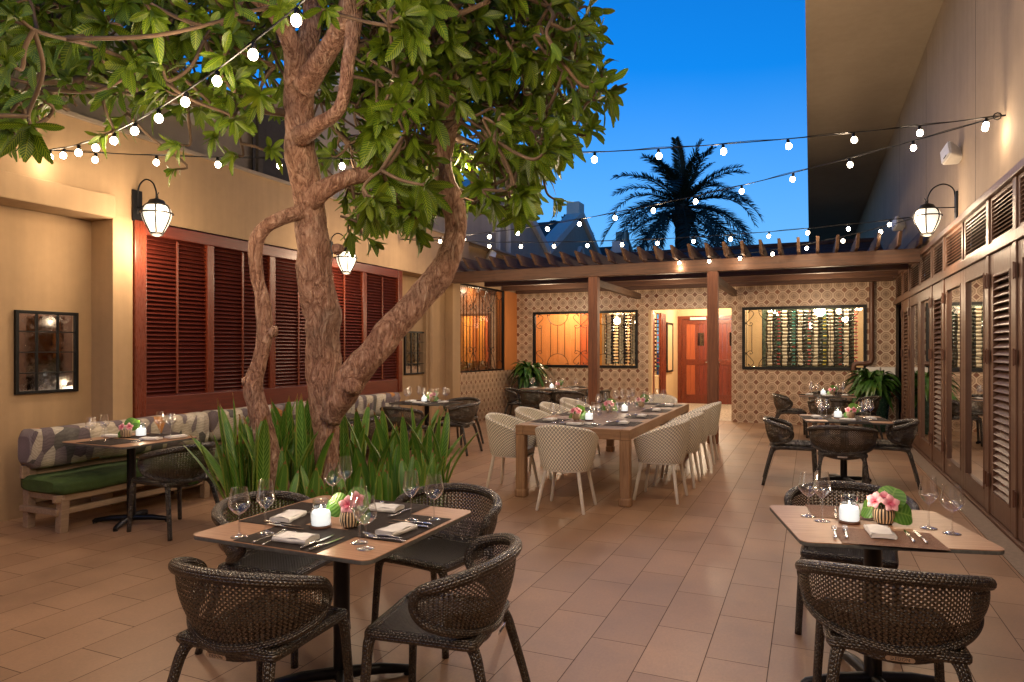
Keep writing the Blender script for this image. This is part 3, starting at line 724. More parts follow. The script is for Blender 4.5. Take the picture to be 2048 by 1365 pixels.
def make_chair():
    t = thing('woven_chair', 'x', 'chair')
    mb = MB()
    strips(mb, lambda a, b, o: shell(-1+2*a, .03+.94*b, o), 1.0, .29, .0215, 0, 0)
    obj('backrest', mb, M['strand'], t)
    # slightly see-through backing tape bands as in real weave: denser lower band
    mb = MB(); strips(mb, lambda a, b, o: shell(-.7+1.4*a, .02+.36*b, o-.004), .66, .10, .0165, 0, 0)
    obj('back_band', mb, M['strand'], t)
    # rim: closed loop
    top = [shell_T(-1+2*i/20) for i in range(21)]; bot = [shell_B(1-2*i/20) for i in range(21)]
    a0, a1 = top[-1], bot[0]; e = (a0-a1)
    loop = top[:-1]+[a0+Vector((0, .012, -.02))]+[a0.lerp(a1, .5)+Vector((0, .02, 0))]+[a1+Vector((0, .008, .015))]+bot[1:-1]
    b0, b1 = bot[-1], top[0]
    loop += [b0+Vector((0, .008, .015)), b0.lerp(b1, .5)+Vector((0, .02, 0)), b1+Vector((0, .012, -.02))]
    pts = sp(loop, 3, True); n = len(pts)
    rr_ = [.0215 if p.z < .67 else .026 for p in pts]
    rr_ = [(rr_[i-2]+rr_[i-1]+rr_[i]+rr_[(i+1) % n]+rr_[(i+2) % n])/5 for i in range(n)]
    mb = MB(); mb.tube(pts, rr_, 12, closed=True); obj('rim', mb, M['wvt'], t, smooth='all')
    # rear lower shell skirt joining the seat
    mb = MB(); mb.grid(lambda a, b: shell_B(-.5+a)+Vector((0, .006+.02*b, .0-.062*b)), 14, 3, lambda a, b: (b*.07, a*.3)); mb.grid(lambda a, b: shell_B(-.5+a)+Vector((0, .03+.0*b, .0-.062*b)), 14, 3, lambda a, b: (b*.07, a*.3), True)
    obj('skirt', mb, M['wvt'], t, smooth='all')
    # seat: rounded slab, slightly dished
    def seat(a, b):
        x = (a-.5); y = (b-.5); w = .455-.02*(.5-y); X = x*w; Y = y*.46+.01
        return Vector((X, Y, .452-.012*math.cos(PI*x)*math.cos(PI*y)))
    mb = MB(); mb.grid(seat, 14, 14, lambda a, b: (a*.46, b*.46)); mb.grid(lambda a, b: seat(a, b)-Vector((0, 0, .02)), 6, 6, None, True)
    obj('seat', mb, M['wvs'], t, smooth='all')
    mb = MB(); edge = [(.215, .235), (-.215, .235), (-.222, -.20), (.222, -.20)]
    ring = []
    for i in range(4):
        a = Vector((*edge[i], .437)); b = Vector((*edge[(i+1) % 4], .437)); ring += [a.lerp(b, .06), a.lerp(b, .5), a.lerp(b, .94)]
    mb.tube(sp(ring, 4, True), .023, 10, closed=True); obj('seat_frame', mb, M['wvt'], t, smooth='all')
    for (sx, sy) in ((-1, 1), (1, 1), (-1, -1), (1, -1)):
        if sy > 0: path = [(sx*.13, .228, .435), (sx*.19, .232, .432), (sx*.218, .236, .40), (sx*.226, .240, .34), (sx*.236, .248, .17), (sx*.244, .255, .0)]
        else: path = [(sx*.16, -.13, .43), (sx*.195, -.185, .42), (sx*.212, -.212, .38), (sx*.225, -.235, .30), (sx*.245, -.275, .15), (sx*.262, -.31, 0)]
        p = sp(path, 4); m = len(p)
        mb = MB(); mb.tube(p, [.026-.0075*min(1, i/(m*.8)) for i in range(m)], 12); obj('leg', mb, M['wvt'], t, smooth='all')
    mb = MB(); mb.prism(rrect(.098, .019, .0093, 4), 0, .002); mb2 = MB()
    bp = Vector((0, -.2485, .422))
    o = obj('badge', mb, M['steel'], t, loc=bp, rot=(R(96), 0, 0))
    cu = bpy.data.curves.new('lettering', 'FONT'); cu.body = 'DEDON'; cu.size = .0165; cu.align_x = 'CENTER'; cu.align_y = 'CENTER'; cu.extrude = .0006; cu.space_character = 1.15
    f0 = bpy.data.objects.new('lettering_text', cu); C.objects.link(f0); bpy.context.view_layer.update()
    me = bpy.data.meshes.new_from_object(f0.evaluated_get(bpy.context.evaluated_depsgraph_get())); bpy.data.objects.remove(f0)
    me.materials.clear(); me.materials.append(M['blackm']); f = bpy.data.objects.new('lettering', me); C.objects.link(f); f.parent = o; f.location = (0, 0, .0022)
    return t
CH = make_chair()
def dcush(loc, rz, label):      # striped pad lying on a seat
    q = MB(); q.prism(rrect(.42, .42, .05), .462, .485); o = obj('seat_pad', q, M['wvc'], None, loc=loc, bevel=.008, rot=(0, 0, rz)); return tag(o, label, 'cushion')
G_T1 = 'woven chairs at the near left table'; G_T2 = 'woven chairs at the near right table'; G_M = 'woven chairs at the middle right table'
G_F = 'woven chairs at the far right table'; G_B = 'woven chairs at the banquette tables'; G_L = 'woven chairs at the far left table'
CHS = [
 ((-2.03, 2.13), 2, 'dark woven chair with its back to the viewer in front of the near left table', G_T1),
 ((-1.40, 2.50), 98, 'dark woven chair pulled out at the right side of the near left table', G_T1),
 ((-2.60, 2.86), -84, 'dark woven chair at the left side of the near left table beside the snake plants', G_T1),
 ((-1.90, 3.32), 172, 'dark woven chair on the far side of the near left table facing the viewer', G_T1),
 ((.285, 3.12), 4, 'dark woven chair with its back to the viewer at the right bottom corner', G_T2),
 ((.20, 4.30), 176, 'dark woven chair on the far side of the near right table behind the orchids', G_T2),
 ((.32, 8.28), -2, 'dark woven chair with its back to the viewer at the middle right table', G_M),
 ((-.20, 8.63), -88, 'dark woven chair left of the middle right table with a striped seat pad', G_M),
 ((.83, 9.05), 86, 'dark woven chair right of the middle right table near the glass doors', G_M),
 ((.30, 12.55), 0, 'dark woven chair with its back to the viewer at the far right table', G_F),
 ((-.33, 13.35), -85, 'dark woven chair left of the far right table by the patterned tile wall', G_F),
 ((.80, 13.35), 95, 'dark woven chair right of the far right table beside the green planter', G_F),
 ((.30, 14.35), 180, 'dark woven chair behind the far right table against the tile wall', G_F),
 ((-5.08, 4.27), 86, 'dark woven chair facing the leftmost banquette table', G_B),
 ((-5.02, 6.75), 90, 'dark woven chair half hidden behind the tree trunk at the banquette', G_B),
 ((-5.35, 8.38), -4, 'dark woven chair with its back to the viewer at the rear banquette table', G_B),
 ((-4.93, 9.16), 92, 'dark woven chair at the right end of the rear banquette table', G_B),
 ((-5.30, 9.95), 170, 'dark woven chair behind the rear banquette table by the cream wall', G_B),
 ((-5.62, 13.25), -80, 'dark woven chair at the left end of the far left table', G_L),
 ((-5.02, 12.72), 0, 'dark woven chair with its back to the viewer at the far left table', G_L),
 ((-4.42, 12.88), 8, 'second woven chair from the left on the near side of the far left table', G_L),
 ((-4.02, 13.45), 84, 'dark woven chair at the right end of the far left table', G_L),
 ((-4.7, 14.05), 178, 'dark woven chair behind the far left table against the tile wall', G_L),
]
for (p, rz, lab, gr) in CHS: place(CH, (p[0], p[1], 0), R(rz), lab, gr)
dcush((-.205, 8.63, 0), R(-88), 'grey striped seat pad on the chair left of the middle right table')
dcush((.80, 9.05, 0), R(86), 'grey striped seat pad on the chair right of the middle right table')
dcush((-.33, 13.35, 0), R(-85), 'grey striped seat pad on the chair left of the far right table')
# ================================================================ TUB CHAIR
def tub(ph, z, off=0):
    # ph 0 = back (-Y)
    top = .83-.20*max(0, abs(ph)/R(135))**1.8
    h = (z); zz = .405+(top-.405)*h
    rx = .235+.07*h**.8-off; ry = .235+.06*h**.8-off
    n = 2.5; cx, sy = math.sin(ph), -math.cos(ph)
    q = (abs(cx)**n+abs(sy)**n)**(-1/n)
    return Vector((rx*cx*q, ry*sy*q+.0, zz))
def make_tub():
    t = thing('patterned_tub_chair', 'x', 'chair')
    P = R(138); mb = MB()
    uv = lambda a, b: ((a-.5)*1.5, b*.44)
    mb.grid(lambda a, b: tub(-P+2*P*a, b), 44, 10, uv)
    mb.grid(lambda a, b: tub(-P+2*P*a, b, .045), 44, 10, uv, True)
    def lip(a, b):
        p = tub(-P+2*P*a, 1); q = tub(-P+2*P*a, 1, .045); return p.lerp(q, b)+Vector((0, 0, .018*math.sin(PI*b)))
    mb.grid(lip, 44, 4, lambda a, b: ((a-.5)*1.5, .44+b*.05))
    for sg, fl in ((-1, False), (1, True)):
        mb.grid(lambda a, b, sg=sg: tub(sg*P, a).lerp(tub(sg*P, a, .045), b)+Vector((-sg*.016*math.sin(PI*b), .012*math.sin(PI*b), 0)), 10, 4, lambda a, b: (.7+b*.05, a*.44), fl)
    mb.grid(lambda a, b: tub(-PI+2*PI*a, 0)*b+Vector((0, 0, .405*(1-b)+.0)), 32, 2, lambda a, b: (a, b*.2))
    obj('shell', mb, M['lattice'], t, smooth='all')
    mb = MB(); mb.prism(rrect(.40, .42, .1, 6), .41, .475); o = obj('seat_cushion', mb, M['lattice'], t, loc=(0, .01, 0), bevel=.02)
    mb = MB(); ring = [Vector((tub(-PI+2*PI*k/28, 0).x*.98, tub(-PI+2*PI*k/28, 0).y*.98)).to_tuple() for k in range(28)]
    mb.prism(ring[::-1] if False else ring, .388, .404); obj('base_ring', mb, M['whitem'], t, bevel=.004)
    for sx in (-1, 1):
        for sy in (-1, 1):
            mb = MB(); a = Vector((sx*.165, sy*.165, .388)); b = Vector((sx*.235, sy*.225, 0.004))
            mb.tube([a, a.lerp(b, .5), a.lerp(b, .97), b], [.0185, .0175, .016, .011], 14); obj('leg', mb, M['whitem'], t, smooth=True)
    return t
TB = make_tub(); G_W = 'patterned tub chairs around the long table'
od = ['nearest', 'second', 'third', 'farthest']
place(TB, (-2.20, 6.38, 0), R(2), 'cream patterned tub chair at the near end of the long wooden table', G_W)
for i in range(4):
    w = od[i]+(' ' if i in (0, 3) else ' from the near end ')
    place(TB, (-1.44+(.02 if i % 2 else 0), 7.20+.86*i, 0), R(88+3*(i % 2)), f"{od[i]} tub chair {'from the front ' if i in (1,2) else ''}along the right side of the long table", G_W)
    place(TB, (-3.05-(.02*i), 7.0+.88*i, 0), R(-86-3*(i % 2)), f"{od[i]} tub chair {'from the front ' if i in (1,2) else ''}along the left side of the long table", G_W)
place(TB, (-2.20, 10.72, 0), R(180), 'cream patterned tub chair at the far end of the long wooden table', G_W)
# ================================================================ TABLES
def bistro(w, d, lab, loc, rz=0, topm=None, foot=.33, fr=0, group='bistro tables with black pedestals'):
    t = thing('bistro_table', lab, 'table', (loc[0], loc[1], 0), rz, group)
    q = MB(); q.prism(rrect(w, d, .045, 6), .7475, .7505); obj('table_top', q, topm or M['lam'], t)
    q = MB(); q.prism(rrect(w, d, .045, 6), .731, .747); obj('top_edge', q, M['lamedge'], t, bevel=.003)
    q = MB(); q.lathe([(.038, .02), (.038, .70), (.05, .71), (.05, .73)], 20); q.box(-.22, .22, -.02, .02, .708, .73); q.box(-.02, .02, -.22, .22, .707, .729); obj('pole', q, M['blackm'], t, smooth=True)
    for k in range(4):
        a = R(90*k+fr); u = Vector((math.cos(a), math.sin(a), 0))
        q = MB(); q.tube([u*.02+Vector((0,0,.045)), u*.18+Vector((0,0,.042)), u*(foot-.02)+Vector((0,0,.026)), u*foot+Vector((0,0,.018))], [.028, .026, .02, .012], 10); q.lathe([(.02, 0), (.02, .012)], 10, (u.x*(foot-.02), u.y*(foot-.02), 0)); obj('foot', q, M['blackm'], t, smooth=True)
    return t
T1 = (-2.02, 2.62); T2 = (.265, 3.56); T3 = (-5.63, 4.28); T4 = (.36, 8.93); T5 = (.27, 13.35); T6 = (-5.50, 6.75); T7 = (-5.42, 9.12); T8 = (-4.90, 13.4)
bistro(.94, .90, 'square walnut topped table with dark placemats in front of the tree', T1, 0, fr=38)
bistro(.79, .70, 'walnut topped table with rust coloured placemats at the right foreground', T2, R(14), fr=10)
bistro(.82, .76, 'walnut topped table at the left end of the green banquette', T3, 0, fr=30)
bistro(.90, .84, 'square table in the middle of the right side near the glass doors', T4, R(6), fr=20)
bistro(.90, .80, 'far right square table in front of the patterned tile wall', T5, 0, fr=20)
M['blacktop'] = plain('black_laminate', (.03, .026, .024), .35)
bistro(.80, .76, 'square table at the banquette hidden behind the tree trunk', T6, 0, M['blacktop'])
bistro(.90, .78, 'dark square table at the rear end of the banquette', T7, 0, M['blacktop'], fr=25)
bistro(1.25, .84, 'wide table with black chairs in the far left corner', T8, 0, fr=45)
# long farm table
LT = thing('long_dining_table', 'long weathered wooden dining table with thick square legs', 'table', (-2.255, 8.46, 0))
w2, l2 = .615, 1.81
q = MB()
for k in range(6):
    a = -w2+.09+(2*w2-.18)*k/6; q.box(a+.002, a+(2*w2-.18)/6-.002, -l2+.09, l2-.09, .735, .762)
obj('top_boards', q, M['teakd'], LT, bevel=.003)
q = MB(); q.box(-w2, -w2+.089, -l2, l2, .66, .765); q.box(w2-.089, w2, -l2, l2, .66, .765); q.box(-w2+.09, w2-.09, -l2, -l2+.089, .66, .765); q.box(-w2+.09, w2-.09, l2-.089, l2, .66, .765)
obj('frame', q, M['teak'], LT, bevel=.007)
for sx in (-1, 1):
    for sy in (-1, 1):
        q = MB(); cx, cy = sx*(w2-.053), sy*(l2-.053)
        q.prism([(cx+a, cy+b) for a, b in rrect(.104, .104, .012, 2)], .075, .658); obj('leg', q, M['teakz'], LT, bevel=.003)
        q = MB(); q.prism([(cx+a, cy+b) for a, b in rrect(.128, .128, .03, 3)], .0, .085); obj('foot', q, M['teakz'], LT, bevel=.015)
q = MB(); q.box(-.04, .04, -1.0, 1.0, .56, .655); obj('stretcher', q, M['teak'], LT)
# ================================================================ BANQUETTE
bq = thing('banquette_bench', 'long wooden bench with green seat cushion and botanical print backrest along the shutters', 'bench', (0, 0, 0))
by0, by1 = 3.72, 9.52
def cushion(mb, x0, x1, y0, y1, z0, z1, r, ny):
    def f(a, b):
        ang = 2*PI*b; n = 5.0
        cx, cz = math.cos(ang), math.sin(ang); q = (abs(cx)**n+abs(cz)**n)**(-1/n)
        e = min(a, 1-a)*(y1-y0); k = 1 if e > r else math.sqrt(max(0, 1-((r-e)/r)**2))*.35+.65
        y = y0+(y1-y0)*a
        return Vector(((x0+x1)/2+(x1-x0)/2*cx*q*k, y, (z0+z1)/2+(z1-z0)/2*cz*q*k+.004*math.sin(y*9)))
    mb.grid(f, ny, 24, lambda a, b: (a*(y1-y0), b), True)
    for a in (0, 1):
        P = [f(a, k/24) for k in range(24)]; mb.add(P, [tuple(range(24)) if a == 0 else tuple(range(23, -1, -1))])
edges = [by0, 5.65, 7.6, by1]
for i in range(3):
    q = MB(); cushion(q, -6.375, -6.12, edges[i]+.004, edges[i+1]-.004, .52, .865, .05, 40); obj('back_cushion', q, M['print'], bq, smooth='all')
    q = MB(); cushion(q, -6.37, -5.74, edges[i]+.004, edges[i+1]-.004, .32, .465, .05, 40); obj('seat_cushion', q, M['green'], bq, smooth='all')
q = MB(); q.box(-6.36, -5.80, by0+.06, by1-.06, .27, .33); q.box(-5.86, -5.81, by0, by1, .265, .325); obj('seat_frame', q, M['bench'], bq, bevel=.006)
q = MB(); q.box(-5.88, -5.84, by0+.05, by1-.05, .15, .20); q.box(-6.34, -6.30, by0+.05, by1-.05, .15, .20)
q.box(-6.34, -5.84, by0+.02, by0+.07, .15, .20); q.box(-6.30, -6.26, by0, by1, .44, .55); obj('rail', q, M['bench'], bq, bevel=.006)
for y in (by0+.08, 5.3, 6.9, 8.3, by1-.1):
    q = MB(); q.beam((-5.86, y, .0), (-5.84, y, .30), .07, .075, (1,0,0)); obj('leg', q, M['bench'], bq, bevel=.006)
    q = MB(); q.beam((-6.30, y, .0), (-6.28, y, .56), .07, .07, (1,0,0)); obj('leg', q, M['bench'], bq, bevel=.006)
# ================================================================ TABLEWARE
def make_glass(kind):
    t = thing('wine_glass', 'x', 'wine glass')
    if kind == 0:   # round red wine
        cup = [(.004, .096), (.022, .106), (.040, .126), (.0465, .142), (.045, .158), (.037, .195), (.0335, .213)]
    elif kind == 1: # tall angular white
        cup = [(.004, .108), (.020, .122), (.0395, .150), (.0395, .158), (.034, .195), (.0285, .235)]
    else:           # smaller
        cup = [(.004, .084), (.020, .096), (.036, .116), (.038, .130), (.033, .165), (.028, .186)]
    mb = MB(); mb.lathe([(p.x, p.z) for p in sp([(a, 0, b) for a, b in cup], 3)], 26, capb=False, capt=False); obj('bowl', mb, M['wg'], t, smooth='all')
    z = cup[0][1]
    mb = MB(); mb.lathe([(.036, .0), (.0365, .002), (.02, .005), (.007, .011), (.0042, .02), (.0038, .05), (.004, z-.004), (.007, z+.004), (.002, z+.007)], 22); obj('stem', mb, M['wg'], t, smooth='all')
    return t
WG = [make_glass(k) for k in range(2)]
def make_fork():
    mb = MB()
    def h(a, b): return Vector(((b-.5)*(.009+.004*math.cos(a*PI)**2 if a < 1 else .01), -.10+.13*a, .004+.004*math.sin(a*PI)))
    mb.grid(h, 10, 2); mb.grid(lambda a, b: Vector(((b-.5)*(.009+.013*a), .03+.02*a, .004+.002*a)), 3, 2)
    for k in range(4): mb.grid(lambda a, b, k=k: Vector((-.0095+.0053*k+b*.0028, .05+.045*a, .006+.006*a*a)), 4, 1)
    o = obj('fork', mb, M['steel'], smooth='all'); s = o.modifiers.new('s', 'SOLIDIFY'); s.thickness = .002; return tag(o, 'x', 'fork')
def make_knife():
    mb = MB(); mb.tube([(0, -.11, .005), (0, -.10, .006), (0, -.05, .006), (0, -.01, .005)], [.004, .0065, .006, .004], 8)
    mb.prism([(-.005, -.01), (.005, -.01), (.0085, .02), (.009, .08), (.003, .11), (-.003, .10), (-.006, .03)], .003, .0048)
    return tag(obj('knife', mb, M['steel'], smooth=True), 'x', 'knife')
FK = make_fork(); KN = make_knife()
def make_napkin():
    mb = MB(); w, d = .165, .095
    for i in range(3):
        s = .004*i
        mb.grid(lambda a, b, i=i: Vector(((a-.5)*(w-.006*i), (b-.5)*(d-.004*i)+.001*i, .0015+.0065*i+.003*math.sin(a*9+i)*math.sin(b*5+i)+.003*math.sin(PI*b))), 14, 8)
        mb.grid(lambda a, b, i=i: Vector(((a-.5)*(w-.006*i), (b-.5)*(d-.004*i)+.001*i, .0015+.0065*i+.003*math.sin(a*9+i)*math.sin(b*5+i)+.003*math.sin(PI*b)+.0055)), 14, 8)
    for e in (0, 1): mb.grid(lambda a, b, e=e: Vector(((a-.5)*w, (e-.5)*d+(1 if e else -1)*.004*math.sin(PI*b), .0015+.0185*b+.0015*math.sin(a*9))), 14, 5, None, bool(e))
    for e in (0, 1): mb.grid(lambda a, b, e=e: Vector(((e-.5)*w, (a-.5)*d, .0015+.0185*b+.003*math.sin(PI*a))), 8, 3, None, not e)
    return tag(obj('napkin', mb, M['ng'], smooth=True), 'x', 'napkin')
NK = make_napkin()
def make_mat(m, w=.44, d=.33):
    mb = MB(); mb.grid(lambda a, b: Vector(((a-.5)*w, (b-.5)*d, .0022)), 2, 2, lambda a, b: (a*w, b*d)); mb.grid(lambda a, b: Vector(((a-.5)*w, (b-.5)*d, .0003)), 1, 1, None, True)
    return tag(obj('placemat', mb, m), 'x', 'placemat')
PM = make_mat(M['wvm']); PR = make_mat(M['wvr'], .40, .27)
def make_candle():
    t = thing('candle_jar', 'x', 'candle')
    mb = MB(); mb.lathe([(.040, 0), (.045, .004), (.046, .012), (.046, .072), (.041, .086), (.034, .092), (.034, .098), (.0365, .10), (.0365, .125), (.034, .128)], 26, capt=False); obj('jar', mb, M['jarg'], t, smooth='all')
    mb = MB(); mb.lathe([(.0415, .014), (.0435, .02), (.0435, .066), (.036, .078), (.004, .080)], 22); obj('wax', mb, M['candle'], t, smooth='all')
    mb = MB(); mb.lathe([(.0462, -.0), (.0468, .004), (.0468, .012)], 26); obj('metal_base', mb, M['copper'], t, smooth='all')
    mb = MB(); mb.lathe([(.001, .080), (.004, .086), (.003, .094), (.0005, .104)], 10); obj('flame', mb, M['flame'], t, smooth='all')
    return t
CJ = make_candle()
def leaf_round(mb, c, nrm, up, r, notch=.0):
    n = Vector(nrm).normalized(); u = Vector(up); u = (u-n*u.dot(n)).normalized(); s = u.cross(n)
    def f(a, b):
        ang = (a-.5)*2*PI; rad = r*b*(1-.18*math.cos(ang+PI)**8)
        return Vector(c)+u*(r*.9+rad*math.cos(ang))+s*(rad*math.sin(ang)*1.05)+n*(.22*r*(b*math.sin(ang))**2-.15*r*b*b)
    mb.grid(f, 20, 5, lambda a, b: (b*math.sin((a-.5)*2*PI), .5+.5*b*math.cos((a-.5)*2*PI)))
def orchid(mb, c, nrm, s):
    n = Vector(nrm).normalized(); u = Vector((0, 0, 1)); u = (u-n*u.dot(n)).normalized(); sd = u.cross(n)
    for k, (ang, L, W) in enumerate(((90, 1, .42), (18, .95, .40), (162, .95, .40), (235, .9, .38), (305, .9, .38))):
        a = R(ang); d = u*math.sin(a)+sd*math.cos(a); e = d.cross(n)
        mb.grid(lambda p, q, d=d, e=e, L=L, W=W: Vector(c)+d*(L*s*p)+e*((q-.5)*2*W*s*math.sin(PI*min(.98, .08+p*.92))**.7)+n*(.28*s*math.sin(p*2.4)-.12*s*abs(q-.5)*2), 7, 4, lambda p, q: (q, p))
    mb.grid(lambda p, q: Vector(c)+n*(.1*s+.42*s*p)-u*(.25*s*p*p*1.6)+sd*((q-.5)*.5*s*math.sin(PI*(.15+.8*p))), 6, 4, lambda p, q: (q, .05+.25*p))
def make_flowers(k):
    t = thing('orchid_bowl', 'x', 'flower arrangement')
    mb = MB(); mb.lathe([(.030, .006), (.040, .010), (.0475, .035), (.046, .060), (.041, .075), (.038, .075), (.036, .06), (.02, .04)], 40, capt=True); obj('bowl', mb, M['bowl'], t, smooth=True)
    mb = MB()
    for a in (0, 120, 240): mb.lathe([(.007, 0), (.009, .012)], 8, (.026*math.cos(R(a)), .026*math.sin(R(a)), 0))
    obj('feet', mb, M['blackm'], t)
    rg = random.Random(k)
    lv = {0: [((.01, .02, .07), (-.45, -.8, .35), (.5, .2, .7), .062), ((-.02, .01, .07), (-.3, -.9, .2), (-.75, .1, .6), .055), ((.01, 0, .07), (.3, -.6, .7), (.95, -.2, .0), .050)],
          1: [((.01, .02, .07), (-.1, -.9, .3), (.3, .2, .9), .06), ((.02, .0, .065), (.4, -.6, .6), (1, .1, .1), .06), ((-.02, .0, .065), (-.4, -.7, .5), (-.9, -.1, .25), .052)],
          2: [((.02, .02, .07), (-.1, -.9, .3), (.4, .2, .9), .066), ((-.01, .0, .065), (-.5, -.5, .6), (-.7, -.4, .3), .045)]}[k]
    for (c, n, u, r) in lv:
        mb = MB(); leaf_round(mb, c, n, u, r); obj('leaf', mb, M['oleaf'], t, smooth='all')
    fl = {0: [((-.01, -.02, .105), (-.2, -.9, .4), .045), ((.03, -.01, .125), (.4, -.8, .4), .042)],
          1: [((-.035, -.015, .105), (-.4, -.8, .5), .045), ((.03, -.02, .10), (.4, -.8, .5), .045), ((0, 0, .12), (0, -.6, .8), .04)],
          2: [((-.03, -.015, .10), (-.4, -.8, .5), .04), ((.03, -.02, .10), (.3, -.9, .3), .04)]}[k]
    for (c, n, s) in fl:
        mb = MB(); orchid(mb, c, n, s); obj('orchid', mb, M['petal'], t, smooth='all')
    return t
FL = [make_flowers(k) for k in range(3)]
ZTOP = .751
def onpix(x, y, z=ZTOP): p = PZ(x, y, z); return (p.x, p.y, z)
G_G = 'wine glasses set on the tables'; G_N = 'folded napkins'; G_C = 'glass candle jars'; G_O = 'orchid bowls'; G_P = 'woven placemats'; G_K = 'table knives'; G_Fk = 'table forks'
def wg(k, p, lab): place(WG[k], p, random.random(), lab, G_G)
def up(p, dz): return (p[0], p[1], p[2]+dz)
# --- near left table
nl = 'near left table'
place(PM, (T1[0]-.0, T1[1]-.28, ZTOP), 0, 'dark woven placemat on the near side of the near left table', G_P)
place(PM, (T1[0]-.285, T1[1]+.03, ZTOP+.0004), R(90), 'dark woven placemat on the left side of the near left table', G_P)
place(PM, (T1[0]+.285, T1[1]+.03, ZTOP+.0004), R(90), 'dark woven placemat on the right side of the near left table', G_P)
place(PM, (T1[0], T1[1]+.285, ZTOP+.0008), 0, 'dark woven placemat on the far side of the near left table', G_P)
for k, x, y, lab in ((0, 478.4, 1074, 'round wine glass at the left corner of the near left table'), (1, 531.5, 1067, 'tall wine glass second from the left on the near left table'),
    (0, 665, 1009, 'wine glass at the far corner of the near left table behind the orchid leaves'), (1, 719, 1086, 'tall wine glass in front of the orchid on the near left table'),
    (0, 731, 1098, 'round wine glass nearest the front right corner of the near left table'), (1, 822, 1041, 'tall wine glass at the right side of the near left table'),
    (0, 868, 1040, 'round wine glass at the right corner of the near left table'), (1, 690, 1001, 'tall wine glass mostly hidden behind the orchid leaves on the near left table')):
    wg(k, onpix(x, y), lab)
place(CJ, onpix(642, 1055), 0, 'lit candle in a glass jar at the centre of the near left table', G_C)
place(FL[0], onpix(700, 1055), R(35), 'striped bowl with one pink orchid and round leaves on the near left table', G_O)
def nap(x, y, rz, lab): place(NK, up(onpix(x, y, ZTOP+.004), 0), R(rz), lab, G_N)
nap(577, 1037, -78, 'white napkin left of the candle on the near left table'); nap(592, 1081, 4, 'white napkin in front of the candle on the near left table')
nap(793, 1064, 82, 'white napkin right of the orchid on the near left table'); nap(770, 1020, 5, 'white napkin behind the orchid on the near left table')
def fk(x, y, rz, lab): place(FK, onpix(x, y, ZTOP+.004), R(rz), lab, G_Fk)
def kn(x, y, rz, lab): place(KN, onpix(x, y, ZTOP+.003), R(rz), lab, G_K)
fk(541, 1075, 0, 'outer fork left of the front napkin on the near left table'); fk(559, 1079, 0, 'inner fork left of the front napkin on the near left table')
kn(636, 1085, 2, 'inner knife right of the front napkin on the near left table'); kn(655, 1089, -1, 'outer knife right of the front napkin on the near left table')
kn(565, 1050, -90, 'knife below the left napkin on the near left table'); kn(572, 1056, -90, 'knife second below the left napkin on the near left table')
fk(597, 1026, -90, 'fork above the left napkin on the near left table')
fk(770, 1080, 92, 'fork below the right napkin on the near left table'); fk(762, 1074, 92, 'fork close to the right napkin on the near left table'); kn(815, 1052, 90, 'knife above the right napkin on the near left table'); kn(822, 1046, 90, 'knife second above the right napkin on the near left table')
fk(800, 1028, 180, 'fork by the rear napkin on the near left table'); kn(742, 1016, 180, 'knife by the rear napkin on the near left table')
# --- near right table
def loc2(dx, dy): c, s = math.cos(R(14)), math.sin(R(14)); return (T2[0]+dx*c-dy*s, T2[1]+dx*s+dy*c, ZTOP)
place(PR, loc2(-.02, -.235), R(8), 'rust woven placemat on the near side of the near right table', G_P)
place(PR, loc2(-.02, .22), R(8), 'rust woven placemat on the far side of the near right table', G_P)
for k, x, y, lab in ((0, 1617, 1033, 'round wine glass at the left corner of the near right table'), (1, 1644, 1043, 'tall wine glass left of the candle on the near right table'),
    (1, 1857, 1057, 'tall wine glass right of the orchids on the near right table'), (0, 1904, 1068, 'round wine glass at the right edge of the near right table')): wg(k, onpix(x, y), lab)
place(CJ, onpix(1698.4, 1046), 0, 'lit candle in a glass jar on the near right table', G_C)
place(FL[1], onpix(1767.6, 1048), R(-12), 'striped bowl with two pink orchids and dark leaves on the near right table', G_O)
nap(1760, 1069, 96, 'white napkin on the near side of the near right table'); nap(1738, 1024, 90, 'white napkin behind the candle on the near right table')
fk(1669.5, 1067, 0, 'outer fork on the near right table'); fk(1691.6, 1067, 0, 'inner fork on the near right table')
kn(1817.7, 1074, 4, 'inner knife on the near right table'); kn(1840, 1075.5, 6, 'outer knife on the near right table')
fk(1795, 1029, 170, 'fork on the far placemat right of the orchids, near right table'); fk(1815, 1030, 170, 'outer fork on the far placemat right of the orchids, near right table'); kn(1672, 1028, 180, 'knife left of the candle on the near right table')
# --- banquette near table
nb = 'leftmost banquette table'
place(PM, (T3[0], T3[1]-.2, ZTOP), 0, f'dark placemat on the near side of the {nb}', G_P); place(PM, (T3[0], T3[1]+.2, ZTOP), 0, f'dark placemat on the far side of the {nb}', G_P)
for k, x, y, w in ((0, 182, 883, 'round wine glass farthest left'), (1, 208.7, 882, 'tall wine glass second from left'), (1, 320, 873.6, 'tall wine glass right of the candle'), (0, 342, 872, 'round wine glass farthest right')): wg(k, onpix(x, y), f'{w} on the {nb}')
place(CJ, onpix(282, 874), 0, f'lit candle in a glass jar on the {nb}', G_C); place(FL[2], onpix(252, 876), R(40), f'orchid bowl with bright green leaves on the {nb}', G_O)
nap(226, 874, 10, f'white napkin left of the orchid on the {nb}'); nap(302, 880, 20, f'white napkin in front of the candle on the {nb}'); nap(352, 876, 80, f'white napkin at the right edge of the {nb}')
fk(275, 884, 20, f'fork on the {nb}'); kn(330, 877, 20, f'knife on the {nb}')
